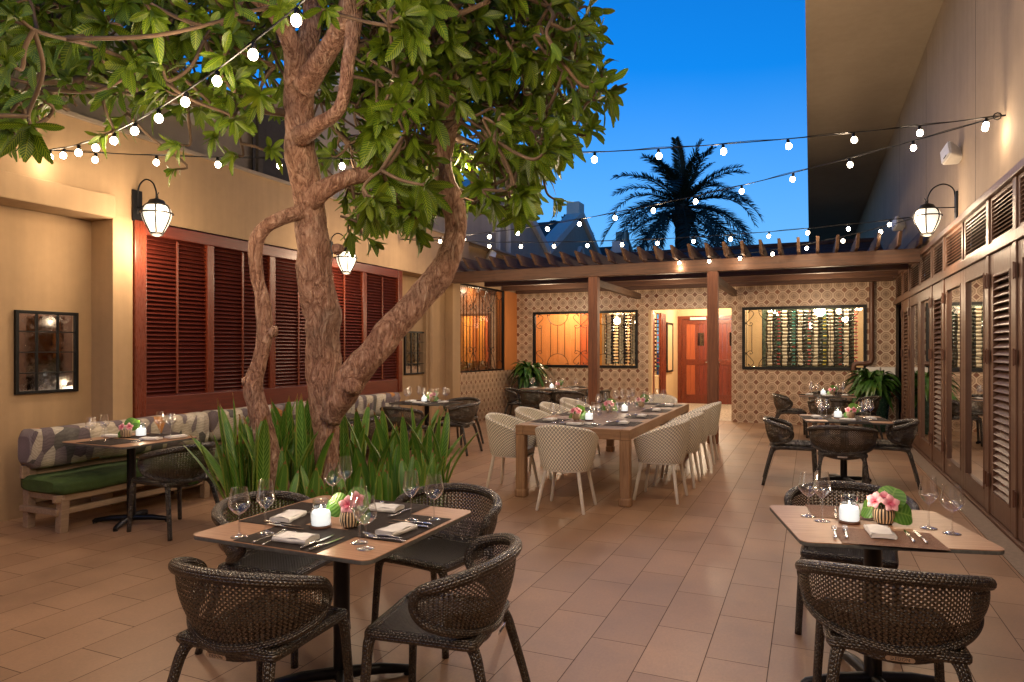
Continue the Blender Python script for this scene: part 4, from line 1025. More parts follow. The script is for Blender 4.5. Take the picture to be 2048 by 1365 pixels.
def settle(T, rz, w, d, name, fk_, n=4, kseed=1):
    rg = random.Random(kseed); c, s = math.cos(rz), math.sin(rz)
    L = lambda dx, dy: (T[0]+dx*c-dy*s, T[1]+dx*s+dy*c, ZTOP)
    sides = [('near', 0, -1), ('far', 0, 1), ('left', -1, 0), ('right', 1, 0)][:n]
    for nm, ax, ay in sides:
        px, py = ax*(w/2-.16), ay*(d/2-.15); a = 0 if ay else 90
        place(PM, up(L(px, py), .0004*(1 if ax else 0)), rz+R(a), f'dark placemat on the {nm} side of the {name}', G_P)
        place(NK, up(L(px, py), .003), rz+R(a+rg.uniform(-8, 8)), f'white napkin on the {nm} side of the {name}', G_N)
        gx, gy = px+(.17*(-ay) if ay else -ax*.04), py+(.17*ax if ax else -ay*.08)
        gx = px+(.16*ay*-1 if ay else -.03*ax); gy = py+(-.08*ay if ay else .17*ax)
        wg(0, L(gx, gy), f'round wine glass by the {nm} napkin on the {name}')
        gx2 = gx+(.09 if ay else .0)*(1 if ay < 0 else -1); gy2 = gy+(.02 if ay else -.09*ax)
        wg(1, L(gx2, gy2), f'tall wine glass by the {nm} napkin on the {name}')
    place(CJ, L(-.06, .02), 0, f'lit candle in a glass jar on the {name}', G_C)
    place(FL[fk_], L(.08, .03), rz+R(rg.uniform(-20, 20)), f'pink orchid bowl on the {name}', G_O)
settle(T4, R(6), .9, .84, 'middle right table', 2, 4, 1); settle(T5, 0, .9, .8, 'far right table', 2, 4, 2)
settle(T7, 0, .9, .78, 'rear banquette table', 0, 4, 3); settle(T8, 0, 1.25, .84, 'far left table', 2, 4, 4)
# --- long table
zt = .766
def LP(x, y): return (LT.location.x+x, LT.location.y+y, zt)
for i in range(4):
    yy = -1.27+.86*i
    for sd, sn in ((-1, 'left'), (1, 'right')):
        nm = f'{od[i]} setting on the {sn} side of the long table'
        place(PM, LP(sd*.42, yy), R(90), f'dark placemat of the {nm}', G_P)
        place(NK, up(LP(sd*.42, yy), .003), R(90+sd*6), f'white napkin of the {nm}', G_N)
        wg(0, LP(sd*.30, yy+.21*sd), f'round wine glass of the {nm}'); wg(1, LP(sd*.22, yy+.16*sd), f'tall wine glass of the {nm}')
for sy, nm in ((-1, 'near'), (1, 'far')):
    place(PM, LP(0, sy*1.6), 0, f'dark placemat at the {nm} end of the long table', G_P); place(NK, up(LP(-.02, sy*1.6), .003), R(4), f'white napkin at the {nm} end of the long table', G_N)
    wg(0, LP(.20*-sy, sy*1.46), f'round wine glass at the {nm} end of the long table'); wg(1, LP(.13*-sy, sy*1.40), f'tall wine glass at the {nm} end of the long table')
for (x, y, k, rz, nm) in ((-.16, -1.12, 1, 0, 'nearest'), (-.10, .02, 1, 20, 'middle'), (.10, .95, 2, 0, 'farthest')):
    place(FL[k], LP(x, y), R(rz), f'{nm} pink orchid bowl on the long table', G_O)
place(CJ, LP(-.02, -1.10), 0, 'nearest lit candle jar on the long table', G_C); place(CJ, LP(.08, .10), 0, 'second lit candle jar on the long table', G_C)
# ================================================================ BOTTLES BEHIND THE WINDOWS
def make_bottle(cap):
    t = thing('wine_bottle', 'x', 'bottle')
    Mr = Matrix(((0,0,1,0),(0,1,0,0),(-1,0,0,0),(0,0,0,1)))
    def lz(prof, n, m, nm):
        q = MB(); q.lathe(prof, n); q.v = [tuple(Mr @ Vector(v)) for v in q.v]; obj(nm, q, m, t, smooth=True)
    lz([(.030, -.10), (.036, -.095), (.0365, .06), (.030, .095), (.0145, .125), (.0135, .15)], 12, M['bottle'], 'glass_body')
    lz([(.0372, -.06), (.0372, .035)], 14, M['label'], 'paper_label')
    lz([(.0145, .135), (.0150, .195), (.0150, .20)], 10, cap, 'capsule')
    return t
BT = {k: make_bottle(M[k]) for k in ('capr', 'capy', 'capt', 'capp')}
col = {'capr': 'red', 'capy': 'yellow', 'capt': 'teal', 'capp': 'dark'}
ordw = ['top', 'second', 'third', 'fourth', 'fifth', 'sixth', 'seventh', 'eighth', 'ninth', 'tenth', 'eleventh', 'twelfth', 'thirteenth', 'fourteenth', 'fifteenth', 'sixteenth']
rg = random.Random(5)
def rack(xc, win, cidx, caps, lab):
    t = thing('wine_rack', f'black rod wine rack, {lab}', 'wine rack', (xc, 15.84, 0), 0, f'wine racks behind the {win} window')
    for dx in (-.05, .06):
        q = MB(); q.tube([(dx, .05, .95), (dx, .05, 2.75)], .008, 6); obj('rod', q, M['iron'], t)
    q = MB()
    for k in range(16):
        z = 2.37-.0745*k
        for dx in (-.05, .06): q.tube([(dx, .05, z-.03), (dx, -.05, z-.04)], .004, 5)
    obj('pegs', q, M['iron'], t)
    for k in range(16):
        cp = caps if rg.random() < .8 else rg.choice(['capr', 'capt', 'capy', 'capp'])
        o = place(BT[cp], (xc+rg.uniform(-.008, .008), 15.84, 2.37-.0745*k), 0, f'bottle with {col[cp]} capsule, {ordw[k]} from the top, {lab}', f'bottles racked behind the {win} window', rot=(0, 0, rg.uniform(-.06, .06)))
        if ordw[k] == 'top': o['label'] = f'bottle with {col[cp]} capsule, topmost, {lab}'
for i, (x, cp) in enumerate(zip((-.79, -.49, -.185, .11, .41, .70), ('capr', 'capt', 'capr', 'capy', 'capr', 'capr'))):
    rack(x, 'right', i, cp, ['leftmost column behind the right window', 'second column behind the right window', 'third column behind the right window', 'fourth column behind the right window', 'fifth column behind the right window', 'rightmost column behind the right window'][i])
for i, (x, cp) in enumerate(zip((-4.38, -4.08, -3.80), ('capp', 'capr', 'capr'))):
    rack(x, 'left', i, cp, ['left column behind the left window', 'middle column behind the left window', 'right column behind the left window'][i])
# bottles in the passage cabinet (seen end on between the narrow doors)
for k in range(14):
    o = place(BT[rg.choice(['capr', 'capp', 'capt'])], (-3.66, 17.12, 2.32-.098*k), 0, f'bottle between the narrow passage doors, {ordw[k]} from the top' if k else 'bottle between the narrow passage doors, topmost', 'bottles in the passage cabinet')
# ================================================================ LANTERNS
def make_lantern(wall=True):
    t = thing('wall_lantern', 'x', 'lantern')      # origin at the wall plate; arm reaches along +X; globe centre at (.30,0,-.12)
    q = MB(); q.box(0, .022, -.055, .055, -.16, .16); obj('wall_plate', q, M['iron'], t, bevel=.004)
    gx = .30
    q = MB(); q.tube(sp([(.02, 0, -.08), (.02, 0, .10), (.05, 0, .21), (.14, 0, .26), (.24, 0, .22), (gx-.01, 0, .13), (gx-.005, 0, .06)], 6), .008, 8)
    q.tube([(.02, 0, -.02), (gx-.05, 0, -.005)], .006, 6); q.tube(sp([(gx, 0, .075), (gx+.02, 0, .05), (gx+.012, 0, .085), (gx+.03, 0, .11)], 4), .005, 6)
    obj('scroll_arm', q, M['iron'], t, smooth='all')
    prof = [(.055, -.305), (.080, -.265), (.112, -.205), (.134, -.145), (.140, -.10), (.130, -.06), (.108, -.03), (.08, -.012)]
    q = MB(); q.lathe([(p.x, p.z) for p in sp([(a, 0, b) for a, b in prof], 4)], 32, (gx, 0, 0)); obj('globe', q, M['globe'], t, smooth='all')
    q = MB(); q.lathe([(.108, -.026), (.110, -.018), (.085, .0), (.07, .03), (.03, .045), (.012, .055), (.012, .075)], 28, (gx, 0, 0)); obj('cap', q, M['iron'], t, smooth=True)
    q = MB(); q.lathe([(.060, -.298), (.064, -.312), (.05, -.328), (.02, -.335)], 20, (gx, 0, 0)); obj('finial', q, M['iron'], t, smooth=True)
    q = MB()
    ring = [(gx+.150*math.cos(2*PI*k/32), .150*math.sin(2*PI*k/32), -.10) for k in range(32)]; q.tube(ring, .0085, 6, closed=True)
    for k in range(6):
        a = 2*PI*k/6+.3; pr = sp([(r+.006, 0, z) for r, z in prof], 3)
        q.tube([(gx+p.x*math.cos(a), p.x*math.sin(a), p.z) for p in pr], .008, 6)
    obj('cage', q, M['iron'], t, smooth='all')
    return t
LN = make_lantern()
lampcol = (1, .74, .48)
GAIN = 3.9
def plight(p, W, r=.04, col=lampcol, nm='lamp'):
    l = bpy.data.lights.new(nm, 'POINT'); l.energy = W*GAIN; l.shadow_soft_size = r; l.color = col
    o = bpy.data.objects.new(nm, l); C.objects.link(o); o.location = p; return o
EL = 1.0
lan = [((XL, 4.92, 3.05), 0, 'lit black caged globe lantern on the left wall above the shutters', 1), ((XL, 8.02, 2.98), 0, 'lit caged globe lantern seen right of the tree trunk among the leaves', 1),
       ((XR, 9.25, 3.22), PI, 'lit black caged globe lantern on the right wall above the louvred transoms', 1),
       ((XR, 1.6, 3.16), PI, 'added unseen caged globe lantern on the right wall beside the viewer', 1)]  # last lantern is out of view, added to light the foreground
for p, rz, lab, e in lan:
    place(LN, p, rz, lab, 'caged wall lanterns'); s = 1 if rz == 0 else -1
    plight((p[0]+s*.30, p[1], p[2]-.42), 11*EL, .13); plight((p[0]+s*.52, p[1]-.1, p[2]-.1), 6*EL, .12)
# pendants inside the wine rooms
def make_pend():
    t = thing('lantern_pendant', 'x', 'pendant lamp')
    q = MB()
    for sx in (-1, 1):
        for sy in (-1, 1): q.tube([(sx*.09, sy*.09, 0), (sx*.12, sy*.12, .34), (0, 0, .48)], .006, 6)
    for z, w in ((0, .09), (.34, .12)): q.tube([(w, w, z), (-w, w, z), (-w, -w, z), (w, -w, z)], .006, 6, closed=True)
    q.tube([(0, 0, .48), (0, 0, .95)], .004, 6); obj('cage', q, M['iron'], t)
    q = MB()
    for a in range(4): q.lathe([(.014, .08), (.014, .19), (.004, .21)], 10, (.045*math.cos(a*PI/2), .045*math.sin(a*PI/2), 0))
    obj('candles', q, emis('lit_candle_bulbs', (1, .86, .62), 14), t, smooth=True); return t
PN = make_pend()
place(PN, (.03, 16.1, 1.93), .4, 'lit lantern pendant hanging behind the bottles of the right window', 'lantern pendants'); place(PN, (-4.45, 16.25, 1.93), .4, 'lit lantern pendant hanging behind the bottles of the left window', 'lantern pendants')
# ================================================================ SPEAKERS
def make_spk():
    t = thing('outdoor_speaker', 'x', 'loudspeaker')
    Mx = Matrix(((1,0,0,0),(0,0,1,0),(0,1,0,0),(0,0,0,1)))
    q = MB(); q.prism([(-.09, -.12), (.09, -.12), (.09, .12), (-.09, .12)], 0, .02, Mx)
    vs = [(-.09,0,-.13),(.09,0,-.13),(.09,0,.13),(-.09,0,.13),(-.055,.17,-.08),(.055,.17,-.08),(.055,.17,.08),(-.055,.17,.08)]
    q = MB(); q.add(vs, [(0,1,2,3),(7,6,5,4),(4,5,1,0),(5,6,2,1),(6,7,3,2),(7,4,0,3)]); obj('cabinet', q, M['spk'], t, bevel=.018)
    q = MB(); q.box(-.075, .075, -.012, -.004, -.112, .112); obj('speaker_front', q, M['white'], t, bevel=.01)
    q = MB(); q.box(-.025, .025, -.0165, -.0125, -.10, -.085); obj('nameplate', q, M['iron'], t)
    q = MB(); q.tube([(0, .17, 0), (0, .24, 0)], .015, 8); q.lathe([(.035, 0), (.035, .01)], 12, (0, .24, 0)); obj('bracket', q, M['spk'], t); return t
SK = make_spk()
for (p, rot, lab) in ((PXp(1891, 306, 1.40), (R(-22), R(-38), R(-60)), 'white loudspeaker above the lantern on the right wall'), (PXp(1789, 447, 1.38), (R(-22), R(-38), R(-60)), 'smaller looking white loudspeaker beyond the lantern on the right wall'),
     (PXp(986, 510, -6.42), (R(-22), R(30), R(60)), 'white loudspeaker on the left wall above the pergola end')):
    place(SK, p, 0, lab, 'white outdoor loudspeakers', rot=rot)
# ================================================================ MIRRORS
def mirror(X, y0, y1, z0, z1, cols, rows, lab):
    t = thing('wall_mirror', lab, 'mirror', (X, (y0+y1)/2, (z0+z1)/2)); w = (y1-y0)/2; h = (z1-z0)/2; f = .03
    q = MB()
    for a in ((-w, -w+f, -h, h), (w-f, w, -h, h), (-w+f, w-f, -h, -h+f), (-w+f, w-f, h-f, h)): q.box(0.001, .035, *a)
    obj('frame', q, M['iron'], t, bevel=.003)
    q = MB(); q.box(.001, .014, -w+f, w-f, -h+f, h-f); obj('mirror_glass', q, M['mirror'], t)
    q = MB()
    for k in range(1, cols): y = -w+2*w*k/cols; q.box(.0145, .026, y-.008, y+.008, -h+f, h-f)
    for k in range(1, rows): z = -h+2*h*k/rows; q.box(.015, .0255, -w+f, w-f, z-.005, z+.005)
    obj('muntins', q, M['iron'], t)
a, b = PXp(27, 620, XLW), PXp(153, 626, XLW); c = PXp(27, 790, XLW)
mirror(XLW, a.y, b.y, c.z, a.z, 3, 4, 'black framed gridded mirror on the cream wall above the near banquette end')
a, b = PXp(813, 662, -6.78), PXp(847, 664, -6.78); c = PXp(847, 748, -6.78)
mirror(-6.78, a.y-.1, b.y, c.z, b.z, 3, 4, 'slim black framed gridded mirror by the rear banquette table')
# ================================================================ STRING LIGHTS
bulb_mb = MB(); bulb_mb.lathe([(.002, -.052), (.014, -.049), (.0225, -.038), (.0255, -.024), (.0225, -.010), (.014, .0), (.012, .006)], 14)
bulb_me = None
sock = MB(); sock.lathe([(.013, .0), (.014, .004), (.014, .032), (.008, .038)], 10)
def string(A, B, sag, lab, n=None, sp_=.42, litevery=2, W=3.2, start=.25, wires=2):
    global bulb_me
    A = Vector(A); B = Vector(B); L = (B-A).length; t = thing('string_light', lab, 'string lights', A, 0, 'bulb strings across the terrace')
    f = lambda s: A.lerp(B, s)+Vector((0, 0, -4*sag*s*(1-s)))
    q = MB(); q.tube([f(k/40)-A for k in range(41)], .0045, 6)
    q.tube([f(k/40)-A+Vector((.004*math.sin(k*1.3), 0, .012*math.sin(k*.9)**2)) for k in range(41)], .003, 5); obj('cable', q, M['iron'], t)
    s = start/L; k = 0
    while s < 1-.1/L:
        p = f(s)-A
        if bulb_me is None:
            o = obj('bulb', bulb_mb, M['bulb'], t, smooth='all'); s2 = obj('socket', sock, M['iron'], o, smooth=True); bulb_me = (o, s2)
        else:
            o = bulb_me[0].copy(); C.objects.link(o); o.parent = t; s2 = bulb_me[1].copy(); C.objects.link(s2); s2.parent = o
        o.location = p-Vector((0, 0, .042)); o.rotation_euler = (random.uniform(-.15, .15), random.uniform(-.15, .15), 0)
        wp = A+p; nw = .14 if (wp.x < XL+.8 or wp.x > XR-.6) else (.3 if 'pergola beam' in lab else (.1 if ('viewer' in lab and 'past' not in lab and wp.x < -2.2) else (.55 if wp.x < -3.6 and wp.y < 6 else 1)))
        if k % litevery == 0: plight(wp-Vector((0, 0, .15)), W*litevery/2*nw, .03, (1, .74, .48), 'bulb_glow')
        s += sp_/L; k += 1
    return t

AL = (XL+.03, 4.0, 3.38); HR = tuple(PXp(2003, 232, XR-.03)); AR = (XL+.03, 9.85, 3.43); ER = tuple(PXp(1842, 433, XR-.12))
WB = 3.6*EL
# through pixel-fitted points
string(AL, (1.5, 1.25, 4.05), .55, 'bulb string rising from the left wall past the tree towards the viewer', sp_=.43, W=WB*1.4, start=.1)
string(AL, HR, .20, 'bulb string spanning from the left wall to the hook on the right wall', sp_=.565, W=WB*1.35, start=.45)
string(HR, AR, .22, 'bulb string sloping from the right hook down to the far left wall', sp_=.555, W=WB*1.5, start=.12)
string(ER, AR, .17, 'bulb string running level above the pergola in front of the palm', sp_=.54, W=WB*1.2, start=.4)
string(ER, (-2.6, 11.75, 3.12), .16, 'short bulb string dipping from the far right wall onto the pergola beam', sp_=.50, W=WB, start=.5)
string((XL+.03, .5, 3.5), (1.5, 1.2, 3.75), .45, 'added unseen bulb string overhead beside the viewer', sp_=.6, W=WB*3.2)  # out of view, added to brighten the foreground floor and trunk
string((XL+.03, -1.0, 3.5), (1.5, -1.4, 3.75), .45, 'added unseen bulb string overhead behind the viewer', sp_=.6, W=WB*4.5)  # second unseen string, added for warm light from the camera side
q = MB(); hp = Vector(HR); q.tube([hp+Vector((.03, 0, 0)), hp], .008, 6); q.tube([hp+Vector((-.03+.03*math.cos(a*PI/4), 0, .03*math.sin(a*PI/4))) for a in range(8)], .006, 6, closed=True)
tag(obj('wall_hook', q, M['iron']), 'black eye hook holding the bulb strings on the right wall', 'hook')
# ================================================================ VEGETATION
PC = Vector((-3.70, 4.80, 0)); PRD = .98
pl = thing('round_planter', 'low round stone edged planter bed at the foot of the tree', 'planter', PC)
q = MB(); q.lathe([(PRD-.02, 0), (PRD, .03), (PRD, .14), (PRD-.03, .18), (PRD-.12, .18), (PRD-.15, .15), (PRD-.15, .08)], 56, capt=False); obj('stone_rim', q, M['stone'], pl, smooth=True)
q = MB(); q.grid(lambda a, b: Vector(((PRD-.13)*b*math.cos(2*PI*a), (PRD-.13)*b*math.sin(2*PI*a), .13+.05*(1-b)+.02*noise.noise(Vector((a*20, b*9, 0))))), 40, 10); obj('soil', q, M['soil'], pl, smooth='all')
# snake plants
def blade(mb, base, ang, L, w, lean, curl, rg):
    d = Vector((math.cos(ang), math.sin(ang), 0)); s = Vector((-d.y, d.x, 0)); tw = rg.uniform(-.7, .7); ph = rg.uniform(0, 6)
    s0 = (s*math.cos(tw)+d*math.sin(tw)); n = 9; rip = rg.uniform(.3, 1)
    def f(a, b):
        p = base+d*(lean*a*L+curl*a*a*a*L)+Vector((0, 0, L*a*(1-.25*abs(curl)*a*a)))
        ww = w*(.55+.9*a)*(1-a**3.2)**.8 if a < 1 else 0
        ww = max(ww, .0015); u = (b-.5)*2
        return p+s0*(u*ww)+d*((u*u)*ww*.45-.0)+s0.cross(Vector((0, 0, 1)))*(.006*rip*math.sin(a*9+ph)*u)
    mb.grid(f, n, 4, lambda a, b: ((b-.5)*2, a))
rg = random.Random(11); k = 0
spots = []
for ring, n, r0 in ((0, 6, .32), (1, 12, .58), (2, 18, .82)):
    for i in range(n): spots.append((2*PI*i/n+ring*.3+rg.uniform(-.12, .12), r0+rg.uniform(-.06, .05)))
for i in range(12): spots.append((R(150)+R(95)*i/12, rg.uniform(.45, .86)))
def where(a):
    x, y = math.cos(a), math.sin(a)
    d = x*SN*-1+y*CN; l = x*CN+y*SN; return d, l
spots.sort(key=lambda s: where(s[0])[1]*s[1])
for i, (a, r) in enumerate(spots):
    d, l = where(a); q = MB(); t = None
    c = PC+Vector((r*math.cos(a), r*math.sin(a), .14))
    c0 = Vector((0, 0, 0)); nb_ = rg.randint(4, 7)
    for j in range(nb_):
        aa = rg.uniform(0, 2*PI); L = rg.uniform(.40, .84)*((1.12 if d > -.1 else .72) if l > -.55 else 1.28)
        if r > .8 and rg.random() < .35: aa = a+rg.uniform(-.5, .5); le = rg.uniform(.25, .55)
        else: le = rg.uniform(0, .15)
        blade(q, c0+Vector((rg.uniform(-.07, .07), rg.uniform(-.07, .07), 0)), aa, L, rg.uniform(.034, .056), le, rg.uniform(-.05, .25), rg)
    o = obj('snake_plant', q, M['sleaf'], None, loc=c, smooth='all')
    dep = 'front' if d < -.3 else ('rear' if d > .3 else 'side')
    o['label'] = 'upright mottled green snake plant growing in the round bed at the tree foot'; o['category'] = 'plant'; o['group'] = 'snake plants around the tree'
# ---- the tree
tr = thing('frangipani_tree', 'large gnarled frangipani tree with forked trunks and broad leafy crown', 'tree', (0, 0, 0))
def limb(name, pts, n=8, sides=22, amp=.10, seed=0, caps=True):
    """pts: (px, py, depth, width px)"""
    P = [PD(x, y, d) for x, y, d, w in pts]; Rr = [w*.91*d/F/2 for x, y, d, w in pts]
    c = sp([p for p in P], n); r = sp([(q, 0, 0) for q in Rr], n); r = [v.x for v in r]
    def fr(i, k):
        a = 2*PI*k/sides; p = c[i]+Vector((math.cos(a), math.sin(a), 0))*r[i]
        return 1+amp*(noise.noise(p*5+Vector((seed, 0, 0)))*1.3+noise.noise(p*14)*.6)
    q = MB(); q.tube(c, r, sides, fr=fr); obj(name, q, M['bark'], tr, smooth='all'); return c
skel = []
skel += limb('trunk', [(658, 1010, 5.85, 74), (655, 940, 5.85, 54), (652, 880, 5.85, 52), (651, 830, 5.85, 62), (651, 785, 5.85, 74), (648, 730, 5.85, 74), (646, 680, 5.82, 72), (643, 625, 5.8, 80), (632, 570, 5.75, 76), (628, 500, 5.7, 74), (621, 430, 5.65, 68), (614, 380, 5.6, 66), (604, 320, 5.5, 66), (599, 260, 5.45, 60), (598, 200, 5.4, 62), (600, 150, 5.35, 66)], 8, 30, .12)
skel += limb('limb', [(598, 170, 5.35, 62), (590, 110, 5.2, 50), (570, 60, 5.1, 42), (545, 20, 5.0, 38), (505, -20, 4.9, 44), (440, -80, 4.7, 40)], 8, 22, .1, 1)
skel += limb('limb', [(600, 170, 5.35, 60), (610, 110, 5.35, 48), (622, 50, 5.4, 44), (630, -20, 5.5, 42), (640, -100, 5.6, 42)], 8, 22, .1, 2)
skel += limb('limb', [(606, 175, 5.3, 54), (640, 125, 5.15, 46), (672, 75, 5.0, 44), (695, 30, 4.9, 50), (706, -10, 4.85, 48), (720, -90, 4.7, 46)], 8, 22, .1, 3)
skel += limb('limb', [(600, 275, 5.35, 44), (640, 248, 5.15, 34), (676, 222, 5.0, 30), (690, 180, 4.95, 28), (697, 120, 4.9, 30), (706, 60, 4.9, 34), (706, 10, 4.9, 42)], 8, 20, .12, 4)
skel += limb('side_trunk', [(660, 840, 5.75, 44), (688, 785, 5.68, 60), (712, 745, 5.62, 68), (755, 695, 5.6, 64), (802, 638, 5.62, 60), (850, 586, 5.68, 60), (885, 542, 5.72, 58), (906, 492, 5.78, 52), (912, 445, 5.8, 47), (903, 400, 5.8, 50), (888, 360, 5.8, 50), (884, 310, 5.8, 46), (893, 265, 5.8, 48), (905, 225, 5.8, 44), (902, 170, 5.8, 34), (912, 110, 5.8, 26), (930, 40, 5.7, 22), (950, -40, 5.6, 18)], 8, 26, .12, 5)
skel += limb('limb', [(620, 400, 5.55, 50), (662, 372, 5.5, 40), (700, 356, 5.5, 34), (750, 345, 5.55, 38), (800, 352, 5.6, 36), (845, 320, 5.7, 34), (880, 280, 5.8, 34), (900, 235, 5.8, 30)], 8, 20, .12, 6)
skel += limb('small_trunk', [(560, 1000, 5.5, 52), (545, 930, 5.5, 50), (528, 870, 5.5, 46), (514, 815, 5.5, 44), (507, 770, 5.5, 44), (520, 720, 5.5, 32), (530, 660, 5.5, 34), (524, 600, 5.5, 32), (514, 550, 5.5, 28), (512, 490, 5.5, 30), (530, 455, 5.5, 30), (565, 436, 5.52, 30), (605, 424, 5.56, 34)], 8, 20, .12, 7)
for (x, y, d, w, x2, y2) in ((505, 762, 5.5, 30, 484, 765), (545, 668, 5.48, 22, 551, 655), (700, 775, 5.55, 44, 716, 762), (905, 250, 5.75, 24, 925, 240), (672, 500, 5.6, 26, 684, 496)):
    limb('knot', [(x, y, d, w), ((x+x2)/2, (y+y2)/2, d-.02, w*.9), (x2, y2, d-.04, w*.55)], 4, 12, .15, 8)
# ---- crown: secondary limbs, twigs, leaves
def inpoly(x, y, P):
    c = False; n = len(P)
    for i in range(n):
        x1, y1 = P[i]; x2, y2 = P[i-1]
        if (y1 > y) != (y2 > y) and x < (x2-x1)*(y-y1)/(y2-y1)+x1: c = not c
    return c
OUT = [(-420, -500), (1150, -500), (1130, -60), (1160, 20), (1190, 70), (1205, 140), (1205, 200), (1175, 250), (1130, 290), (1090, 340), (1085, 400), (1050, 430), (960, 430), (880, 425), (800, 470), (735, 455), (690, 400), (650, 335), (580, 290), (480, 255), (400, 230), (330, 215), (230, 190), (120, 200), (60, 260), (-60, 300), (-420, 300)]
rg = random.Random(21); ros = []
def addros(x, y, d, s, dr=.35): ros.append((PD(x, y, d), s, dr))
tries = 0
while len(ros) < 1850 and tries < 60000:
    tries += 1
    x = rg.uniform(-420, 1240); y = rg.uniform(-420, 470); d = rg.uniform(4.0, 8.2)
    if not inpoly(x, y, OUT): continue
    if x < 250 and d > 6.6: continue
    if d > 6.1 and x < 600 and y > 130: continue
    if x < 680 and y > 170 and rg.random() < .4: continue
    if 500 < x < 730 and d < 5.9 and y > -20 : continue
    if 860 < x < 950 and d < 5.9 and 210 < y < 450 and rg.random() < .9: continue
    if d < 4.6 and rg.random() < .5: continue
    p = PD(x, y, d)
    if p.x < XL+.25 and p.z < 4.2: continue
    if p.x > -.15: continue
    ros.append((p, rg.uniform(.82, 1.12), rg.uniform(0, 1)))
n0 = len(ros)
while len(ros) < n0+520:
    x = rg.uniform(-250, 900); y = rg.uniform(-160, 235); d = rg.uniform(4.6, 7.6)
    if not inpoly(x, y, OUT) or (500 < x < 730 and d < 5.9): continue
    p = PD(x, y, d)
    if p.x < XL+.2 and p.z < 4.0: continue
    ros.append((p, rg.uniform(.7, 1.1), rg.uniform(0, 1)))
n0 = len(ros)
while len(ros) < n0+280:
    x = rg.uniform(720, 1230); y = rg.uniform(-120, 430); d = rg.uniform(4.5, 7.2)
    if not inpoly(x, y, OUT) or (850 < x < 950 and d < 5.9 and y > 200): continue
    p = PD(x, y, d)
    if p.x > -.1: continue
    ros.append((p, rg.uniform(.8, 1.15), rg.uniform(0, 1)))
# deliberate sprays seen hanging against the wall and the near clusters
for (x, y, d, s) in ((60, 250, 3.6, 1.1), (20, 130, 3.3, 1.15), (40, 40, 3.3, 1.15), (-40, 250, 3.4, 1.1), (150, 70, 3.9, 1.05), (215, 50, 4.0, 1.1), (390, 30, 3.9, 1.1), (250, 180, 4.6, 1), (300, 110, 4.3, 1.05), (420, 60, 4.2, 1.05), (330, 180, 4.6, 1),
    (140, 160, 4.4, 1), (210, 270, 4.9, .9), (240, 240, 5.2, .9), (360, 290, 5.2, .9), (430, 270, 5.1, .85), (470, 310, 5.3, .8), (540, 300, 5.3, .8), (400, 220, 5.2, .9), (350, 340, 5.4, .6), (520, 190, 4.8, 1), (525, 130, 4.6, 1),
    (800, 160, 4.4, 1.15), (870, 240, 4.7, 1.0), (760, 260, 4.8, .95), (745, 400, 5.2, .95), (800, 400, 5.4, .9), (745, 300, 5.0, .9), (950, 40, 4.5, 1), (1060, 110, 4.6, 1.15), (1065, 300, 4.5, 1.2), (1215, 185, 4.9, 1.1), (1180, 260, 5.1, 1), (1150, 110, 4.8, 1.05), (1130, 40, 4.8, 1.05),
    (1110, 400, 5.8, .95), (1020, 420, 5.6, .95), (960, 400, 5.4, .95), (830, 460, 5.5, .95), (740, 480, 5.6, .9), (700, 440, 5.6, .9), (1180, 20, 4.9, 1), (860, 20, 4.3, 1.1), (780, 20, 4.2, 1.1), (820, 445, 5.9, .9), (700, 470, 6.0, .9), (650, 20, 4.2, .8), (560, 20, 4.0, .9), (470, 10, 3.8, 1.05), (300, 20, 3.8, 1.1)):
    ros.append((PD(x, y, d), s, .9))
leafN = 0
fol = MB(); twg = MB()
cc = PD(560, 60, 5.9); cc.z = 4.6
LV = []; 
def fleaf(base, d, up_, L, w, droop, tw):
    """one obovate leaf"""
    s = d.cross(up_)
    if s.length < 1e-3: s = d.cross(Vector((1, 0, 0)))
    s.normalize(); nn = s.cross(d); s = s*math.cos(tw)+nn*math.sin(tw); nn = s.cross(d)
    vs = []; us = []; N = 6
    for i in range(N+1):
        a = i/N
        c = base+d*(L*a)+nn*(.10*L*math.sin(a*PI)*.6)+Vector((0, 0, -1))*(droop*L*a*a)
        wd = w*(math.sin(PI*min(1, .03+a**1.45*.94))**.68)
        for j, u in enumerate((-1, 0, 1)):
            wave = .07*w*math.sin(a*22+j*2)*abs(u)
            vs.append(c+s*(wd*u)+nn*(abs(u)*wd*.30+wave)); us.append((u, a))
    fs = []; uu = []
    for i in range(N):
        for j in range(2):
            q = (i*3+j, i*3+j+1, (i+1)*3+j+1, (i+1)*3+j); fs.append(q); uu.append([us[k] for k in q])
    fol.add(vs, fs, uu)
hubs = [Vector(p) for p in skel[::3] if p.z > 2.9]
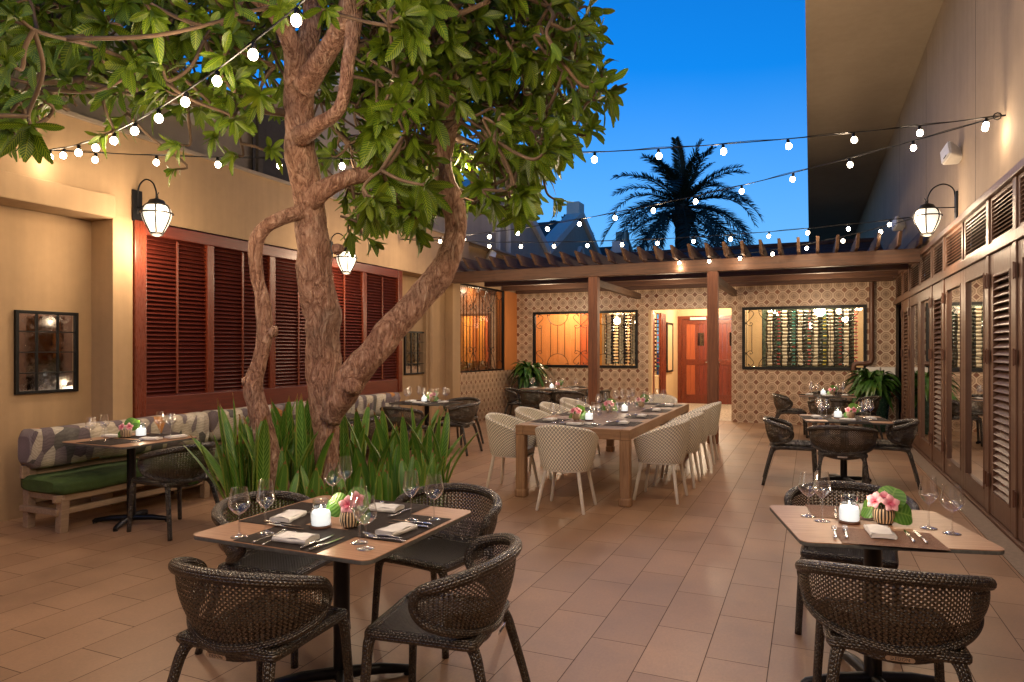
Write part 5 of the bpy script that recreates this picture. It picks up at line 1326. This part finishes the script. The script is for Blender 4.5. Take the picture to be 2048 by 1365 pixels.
# secondary limbs to random rosettes
rg.shuffle(ros)
prim = ros[:60]
for (p, s, dr) in prim:
    h = min(hubs, key=lambda q: (q-p).length+abs(q.z-p.z)*.3+ (0 if q.z < p.z+.3 else .6)); mid = h.lerp(p, .5)+Vector((rg.uniform(-.2, .2), rg.uniform(-.2, .2), rg.uniform(-.12, .22)))
    path = sp([h, mid, p-(p-mid).normalized()*.15], 7); n = len(path)
    twg.tube(path, [.034-.022*i/n for i in range(n)], 7); hubs += path[3::2]
hubs2 = list(hubs)
for (p, s, dr) in ros:
    h = min(hubs2, key=lambda q: (q-p).length)
    ax = (p-cc); ax.z = ax.z*.5+.15; ax.normalize(); ax = (ax*.7+Vector((rg.uniform(-.6, .6), rg.uniform(-.6, .6), rg.uniform(-.55, .7)))).normalized()
    if dr > .85: ax = (ax+Vector((0, 0, -.25))).normalized()
    b = p-ax*.07
    if (h-b).length > .05:
        L_ = (h-b).length
        path = sp([h, h.lerp(b, .5)+Vector((rg.uniform(-.1, .1), rg.uniform(-.1, .1), rg.uniform(-.12, .05)))*min(1, L_), b-ax*.05*L_, p], 4); n = len(path)
        twg.tube(path, [.013-.004*i/n for i in range(n)], 5)
        if L_ > .35: hubs2.append(path[n//2]); hubs2.append(path[-4])
    nl_ = rg.randint(8, 13); a0 = rg.uniform(0, 6)
    e1 = ax.cross(Vector((0, 0, 1)));
    if e1.length < .1: e1 = Vector((1, 0, 0))
    e1.normalize(); e2 = ax.cross(e1)
    for k in range(nl_):
        a = a0+k*2.4; el = R(rg.uniform(38, 92))*(.6+.5*k/nl_)
        d = (ax*math.cos(el)+(e1*math.cos(a)+e2*math.sin(a))*math.sin(el)).normalized()
        L = rg.uniform(.105, .20)*s
        fleaf(p+ax*rg.uniform(-.05, .03), d, ax, L, L*rg.uniform(.145, .19), rg.uniform(.05, .45), rg.uniform(-.35, .35))
obj('branches', twg, M['twig'], tr, smooth='all'); obj('crown', fol, M['fleaf'], tr, smooth='all')
# ---- potted plants
def potted(loc, pr, ph, n, Lr, lab, seed, pot, tall=True):
    rg = random.Random(seed); t = thing('potted_plant', lab, 'potted plant', loc)
    q = MB()
    def fr2(a): return 1
    if tall: q.lathe([(pr*.72, 0), (pr*.86, ph*.3), (pr, ph*.85), (pr, ph), (pr*.9, ph), (pr*.88, ph-.05)], 28, capt=False)
    obj('pot', q, pot, t, smooth=True)
    q = MB(); q.lathe([(pr*.88, ph-.05), (.01, ph-.03)], 20, capb=False); obj('soil', q, M['soil'], t)
    q = MB()
    for k in range(n):
        a = rg.uniform(0, 2*PI); L = rg.uniform(*Lr); d = Vector((math.cos(a), math.sin(a), 0)); s = Vector((-d.y, d.x, 0)); el = rg.uniform(.25, 1.35); b = Vector((0, 0, ph-.04))+d*rg.uniform(0, pr*.5)
        h = rg.uniform(0, .28)
        def f(u, v, d=d, s=s, L=L, el=el, b=b, h=h):
            p = b+Vector((0, 0, h+L*math.sin(el)*u-L*1.15*u*u*(.55+.3*math.cos(el))))+d*(L*(.35+.65*math.cos(el))*u)
            w = L*.11*math.sin(PI*min(1, .06+.92*u))
            return p+s*((v-.5)*2*w)+Vector((0, 0, abs(v-.5)*w*.8))
        q.grid(f, 7, 2, lambda u, v: ((v-.5)*2, u))
    obj('foliage', q, M['pleaf'], t, smooth='all')
potted((-6.02, 14.75, 0), .27, .92, 110, (.34, .56), 'bushy bright green plant in a green glazed pot at the left rear corner', 1, M['potg'])
potted((1.12, 14.75, 0), .27, .78, 120, (.42, .62), 'dark drooping leafy plant in a tall green pot at the right rear corner', 2, M['potg'])
# ---- palms
def palm(loc, Hh, n, L, lab, seed, tr_=.27):
    rg = random.Random(seed); t = thing('date_palm', lab, 'palm tree', loc)
    q = MB(); m = 30; q.tube([(0, 0, Hh*k/m) for k in range(m+1)], [tr_*(1+.10*(k % 2)) for k in range(m+1)], 16)
    q.tube([(0, 0, Hh-.5), (0, 0, Hh-.1), (0, 0, Hh+.35)], [tr_*1.1, tr_*1.7, tr_*.7], 14); obj('trunk', q, M['palmt'], t)
    q = MB()
    for k in range(n):
        a = k*2.399+rg.uniform(-.2, .2); fr_ = k/n; el = R(80-110*fr_+rg.uniform(-8, 8)); LL = L*rg.uniform(.9, 1.08)*(1.0-.36*max(0, math.sin(R(max(el, 0)) if False else el))**1.5)
        d = Vector((math.cos(a), math.sin(a), 0)); s = Vector((-d.y, d.x, 0)); pts = []; p = Vector((0, 0, Hh+.2)); e = el; N = 22
        for i in range(N+1):
            pts.append(p.copy()); p = p+(d*math.cos(e)+Vector((0, 0, math.sin(e))))*(LL/N); e -= R(2.2+3.0*i/N)*(.30+.85*max(0, math.cos(el))*(1.15 if el > 0 else .6))
        q.tube(pts, [.035-.028*i/N for i in range(N+1)], 4)
        for i in range(3, N+1):
            for sub in (0, .33, .66):
                if i == N and sub: continue
                pp = pts[i] if i == N else pts[i].lerp(pts[min(N, i+1)], sub); tg = (pts[i]-pts[i-1]).normalized(); nn = s.cross(tg)
                ll = LL*.17*math.sin(PI*min(1, .12+.8*i/N))**.6
                for sd in (-1, 1):
                    dd = (tg*.75+s*sd*.85+nn*rg.uniform(-.5, .1)).normalized(); w = tg*.028
                    tip = pp+dd*ll+Vector((0, 0, -.14*ll)); mid = pp+dd*ll*.5
                    q.add([pp-w*.6, pp+w*.6, mid+w, tip, mid-w], [(0, 1, 2, 4), (4, 2, 3)])
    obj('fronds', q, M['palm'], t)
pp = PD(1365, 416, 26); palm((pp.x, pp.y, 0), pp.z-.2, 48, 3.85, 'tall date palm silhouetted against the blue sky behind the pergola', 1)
pp = PD(1135, 462, 30); palm((pp.x, pp.y, 0), pp.z-.5, 40, 1.7, 'small distant palm peeping out behind the tree leaves', 2, .25)
# ================================================================ INTERIOR LAMPS (the rooms' own ceiling lamps), candles
def roomlamp(p, W, r=.12): plight(p, W, r, (1, .80, .55), 'ceiling_lamp')
roomlamp((-6.9, 13.9, 2.9), 3, .05); roomlamp((-5.7, 16.5, 2.7), 34); roomlamp((-4.2, 17.2, 2.6), 26); roomlamp((-2.5, 17.0, 2.75), 30); roomlamp((-2.5, 19.2, 2.75), 34); roomlamp((-.8, 17.4, 2.7), 12); roomlamp((.9, 17.2, 2.7), 12); roomlamp((.03, 15.72, 2.75), 36); roomlamp((-.9, 15.72, 2.75), 22); roomlamp((.8, 15.72, 2.75), 22)
for o in list(bpy.data.objects):
    if o.name.startswith('candle_jar'): plight(Vector(o.location)+Vector((0, 0, .15)), .35, .015, (1, .75, .5), 'candle_glow')
# pergola downlights grazing the tile wall and the terrace (seen glowing on rafters)
for x in (-5.2, -2.5, .2): plight((x, 13.75, 2.45), 15, .12, lampcol, 'pergola_lamp')
# ================================================================ WORLD, SUN, CAMERA
w = bpy.data.worlds.new('World'); S.world = w; w.use_nodes = True; nt = w.node_tree; bg = nt.nodes['Background']
sk = nt.nodes.new('ShaderNodeTexSky'); sk.sky_type = 'NISHITA'; sk.sun_disc = False; sk.sun_elevation = R(3.0); sk.sun_rotation = R(150); sk.ozone_density = 6; sk.air_density = 1.0; sk.dust_density = .3
mulc = nt.nodes.new('ShaderNodeMix'); mulc.data_type = 'RGBA'; mulc.blend_type = 'MULTIPLY'; mulc.inputs[0].default_value = 1; mulc.inputs[7].default_value = (1.2, 3.9, 3.9, 1)
nt.links.new(sk.outputs[0], mulc.inputs[6])
tcw = nt.nodes.new('ShaderNodeTexCoord'); spw = nt.nodes.new('ShaderNodeSeparateXYZ'); nt.links.new(tcw.outputs['Generated'], spw.inputs[0])
nzw = nt.nodes.new('ShaderNodeTexNoise'); nt.links.new(tcw.outputs['Generated'], nzw.inputs['Vector']); nzw.inputs['Scale'].default_value = 2.2; nzw.inputs['Detail'].default_value = 4
adw = nt.nodes.new('ShaderNodeMath'); adw.operation = 'MULTIPLY_ADD'; nt.links.new(nzw.outputs['Fac'], adw.inputs[0]); adw.inputs[1].default_value = -.07; nt.links.new(spw.outputs[2], adw.inputs[2])
rpw = nt.nodes.new('ShaderNodeValToRGB'); nt.links.new(adw.outputs[0], rpw.inputs[0]); rpw.color_ramp.elements[0].position = 0; rpw.color_ramp.elements[0].color = (.62, .62, .62, 1); rpw.color_ramp.elements[1].position = .33; rpw.color_ramp.elements[1].color = (0, 0, 0, 1)
mxw = nt.nodes.new('ShaderNodeMix'); mxw.data_type = 'RGBA'; nt.links.new(rpw.outputs[0], mxw.inputs[0]); nt.links.new(mulc.outputs[2], mxw.inputs[6]); mxw.inputs[7].default_value = (2.6, 4.6, 7.4, 1)
nt.links.new(mxw.outputs[2], bg.inputs[0]); bg.inputs[1].default_value = .14
sl = bpy.data.lights.new('sun', 'SUN'); sl.energy = .02; sl.angle = R(10); sl.color = (1, .75, .5); so = bpy.data.objects.new('sun', sl); C.objects.link(so); so.rotation_euler = (R(87), 0, R(-150))
cam = bpy.data.cameras.new('camera'); co = bpy.data.objects.new('camera', cam); C.objects.link(co); S.camera = co
co.location = (0, 0, H); co.rotation_euler = (R(90), 0, TH); cam.sensor_width = 36; cam.lens = 36*F/2048; cam.shift_y = -(682.5-HY)/2048*1.0; cam.clip_end = 2000; cam.clip_start = .05
S.view_settings.view_transform = 'Standard'; S.view_settings.look = 'None'; S.view_settings.exposure = 0; S.view_settings.gamma = 1
cy = S.cycles; cy.use_denoising = True; cy.max_bounces = 6; cy.diffuse_bounces = 3; cy.glossy_bounces = 4; cy.transparent_max_bounces = 24; cy.transmission_bounces = 4; cy.caustics_reflective = False; cy.caustics_refractive = False
cy.sample_clamp_indirect = 4; cy.sample_clamp_direct = 0; cy.use_light_tree = True
try: cy.denoiser = 'OPENIMAGEDENOISE'
except Exception: pass
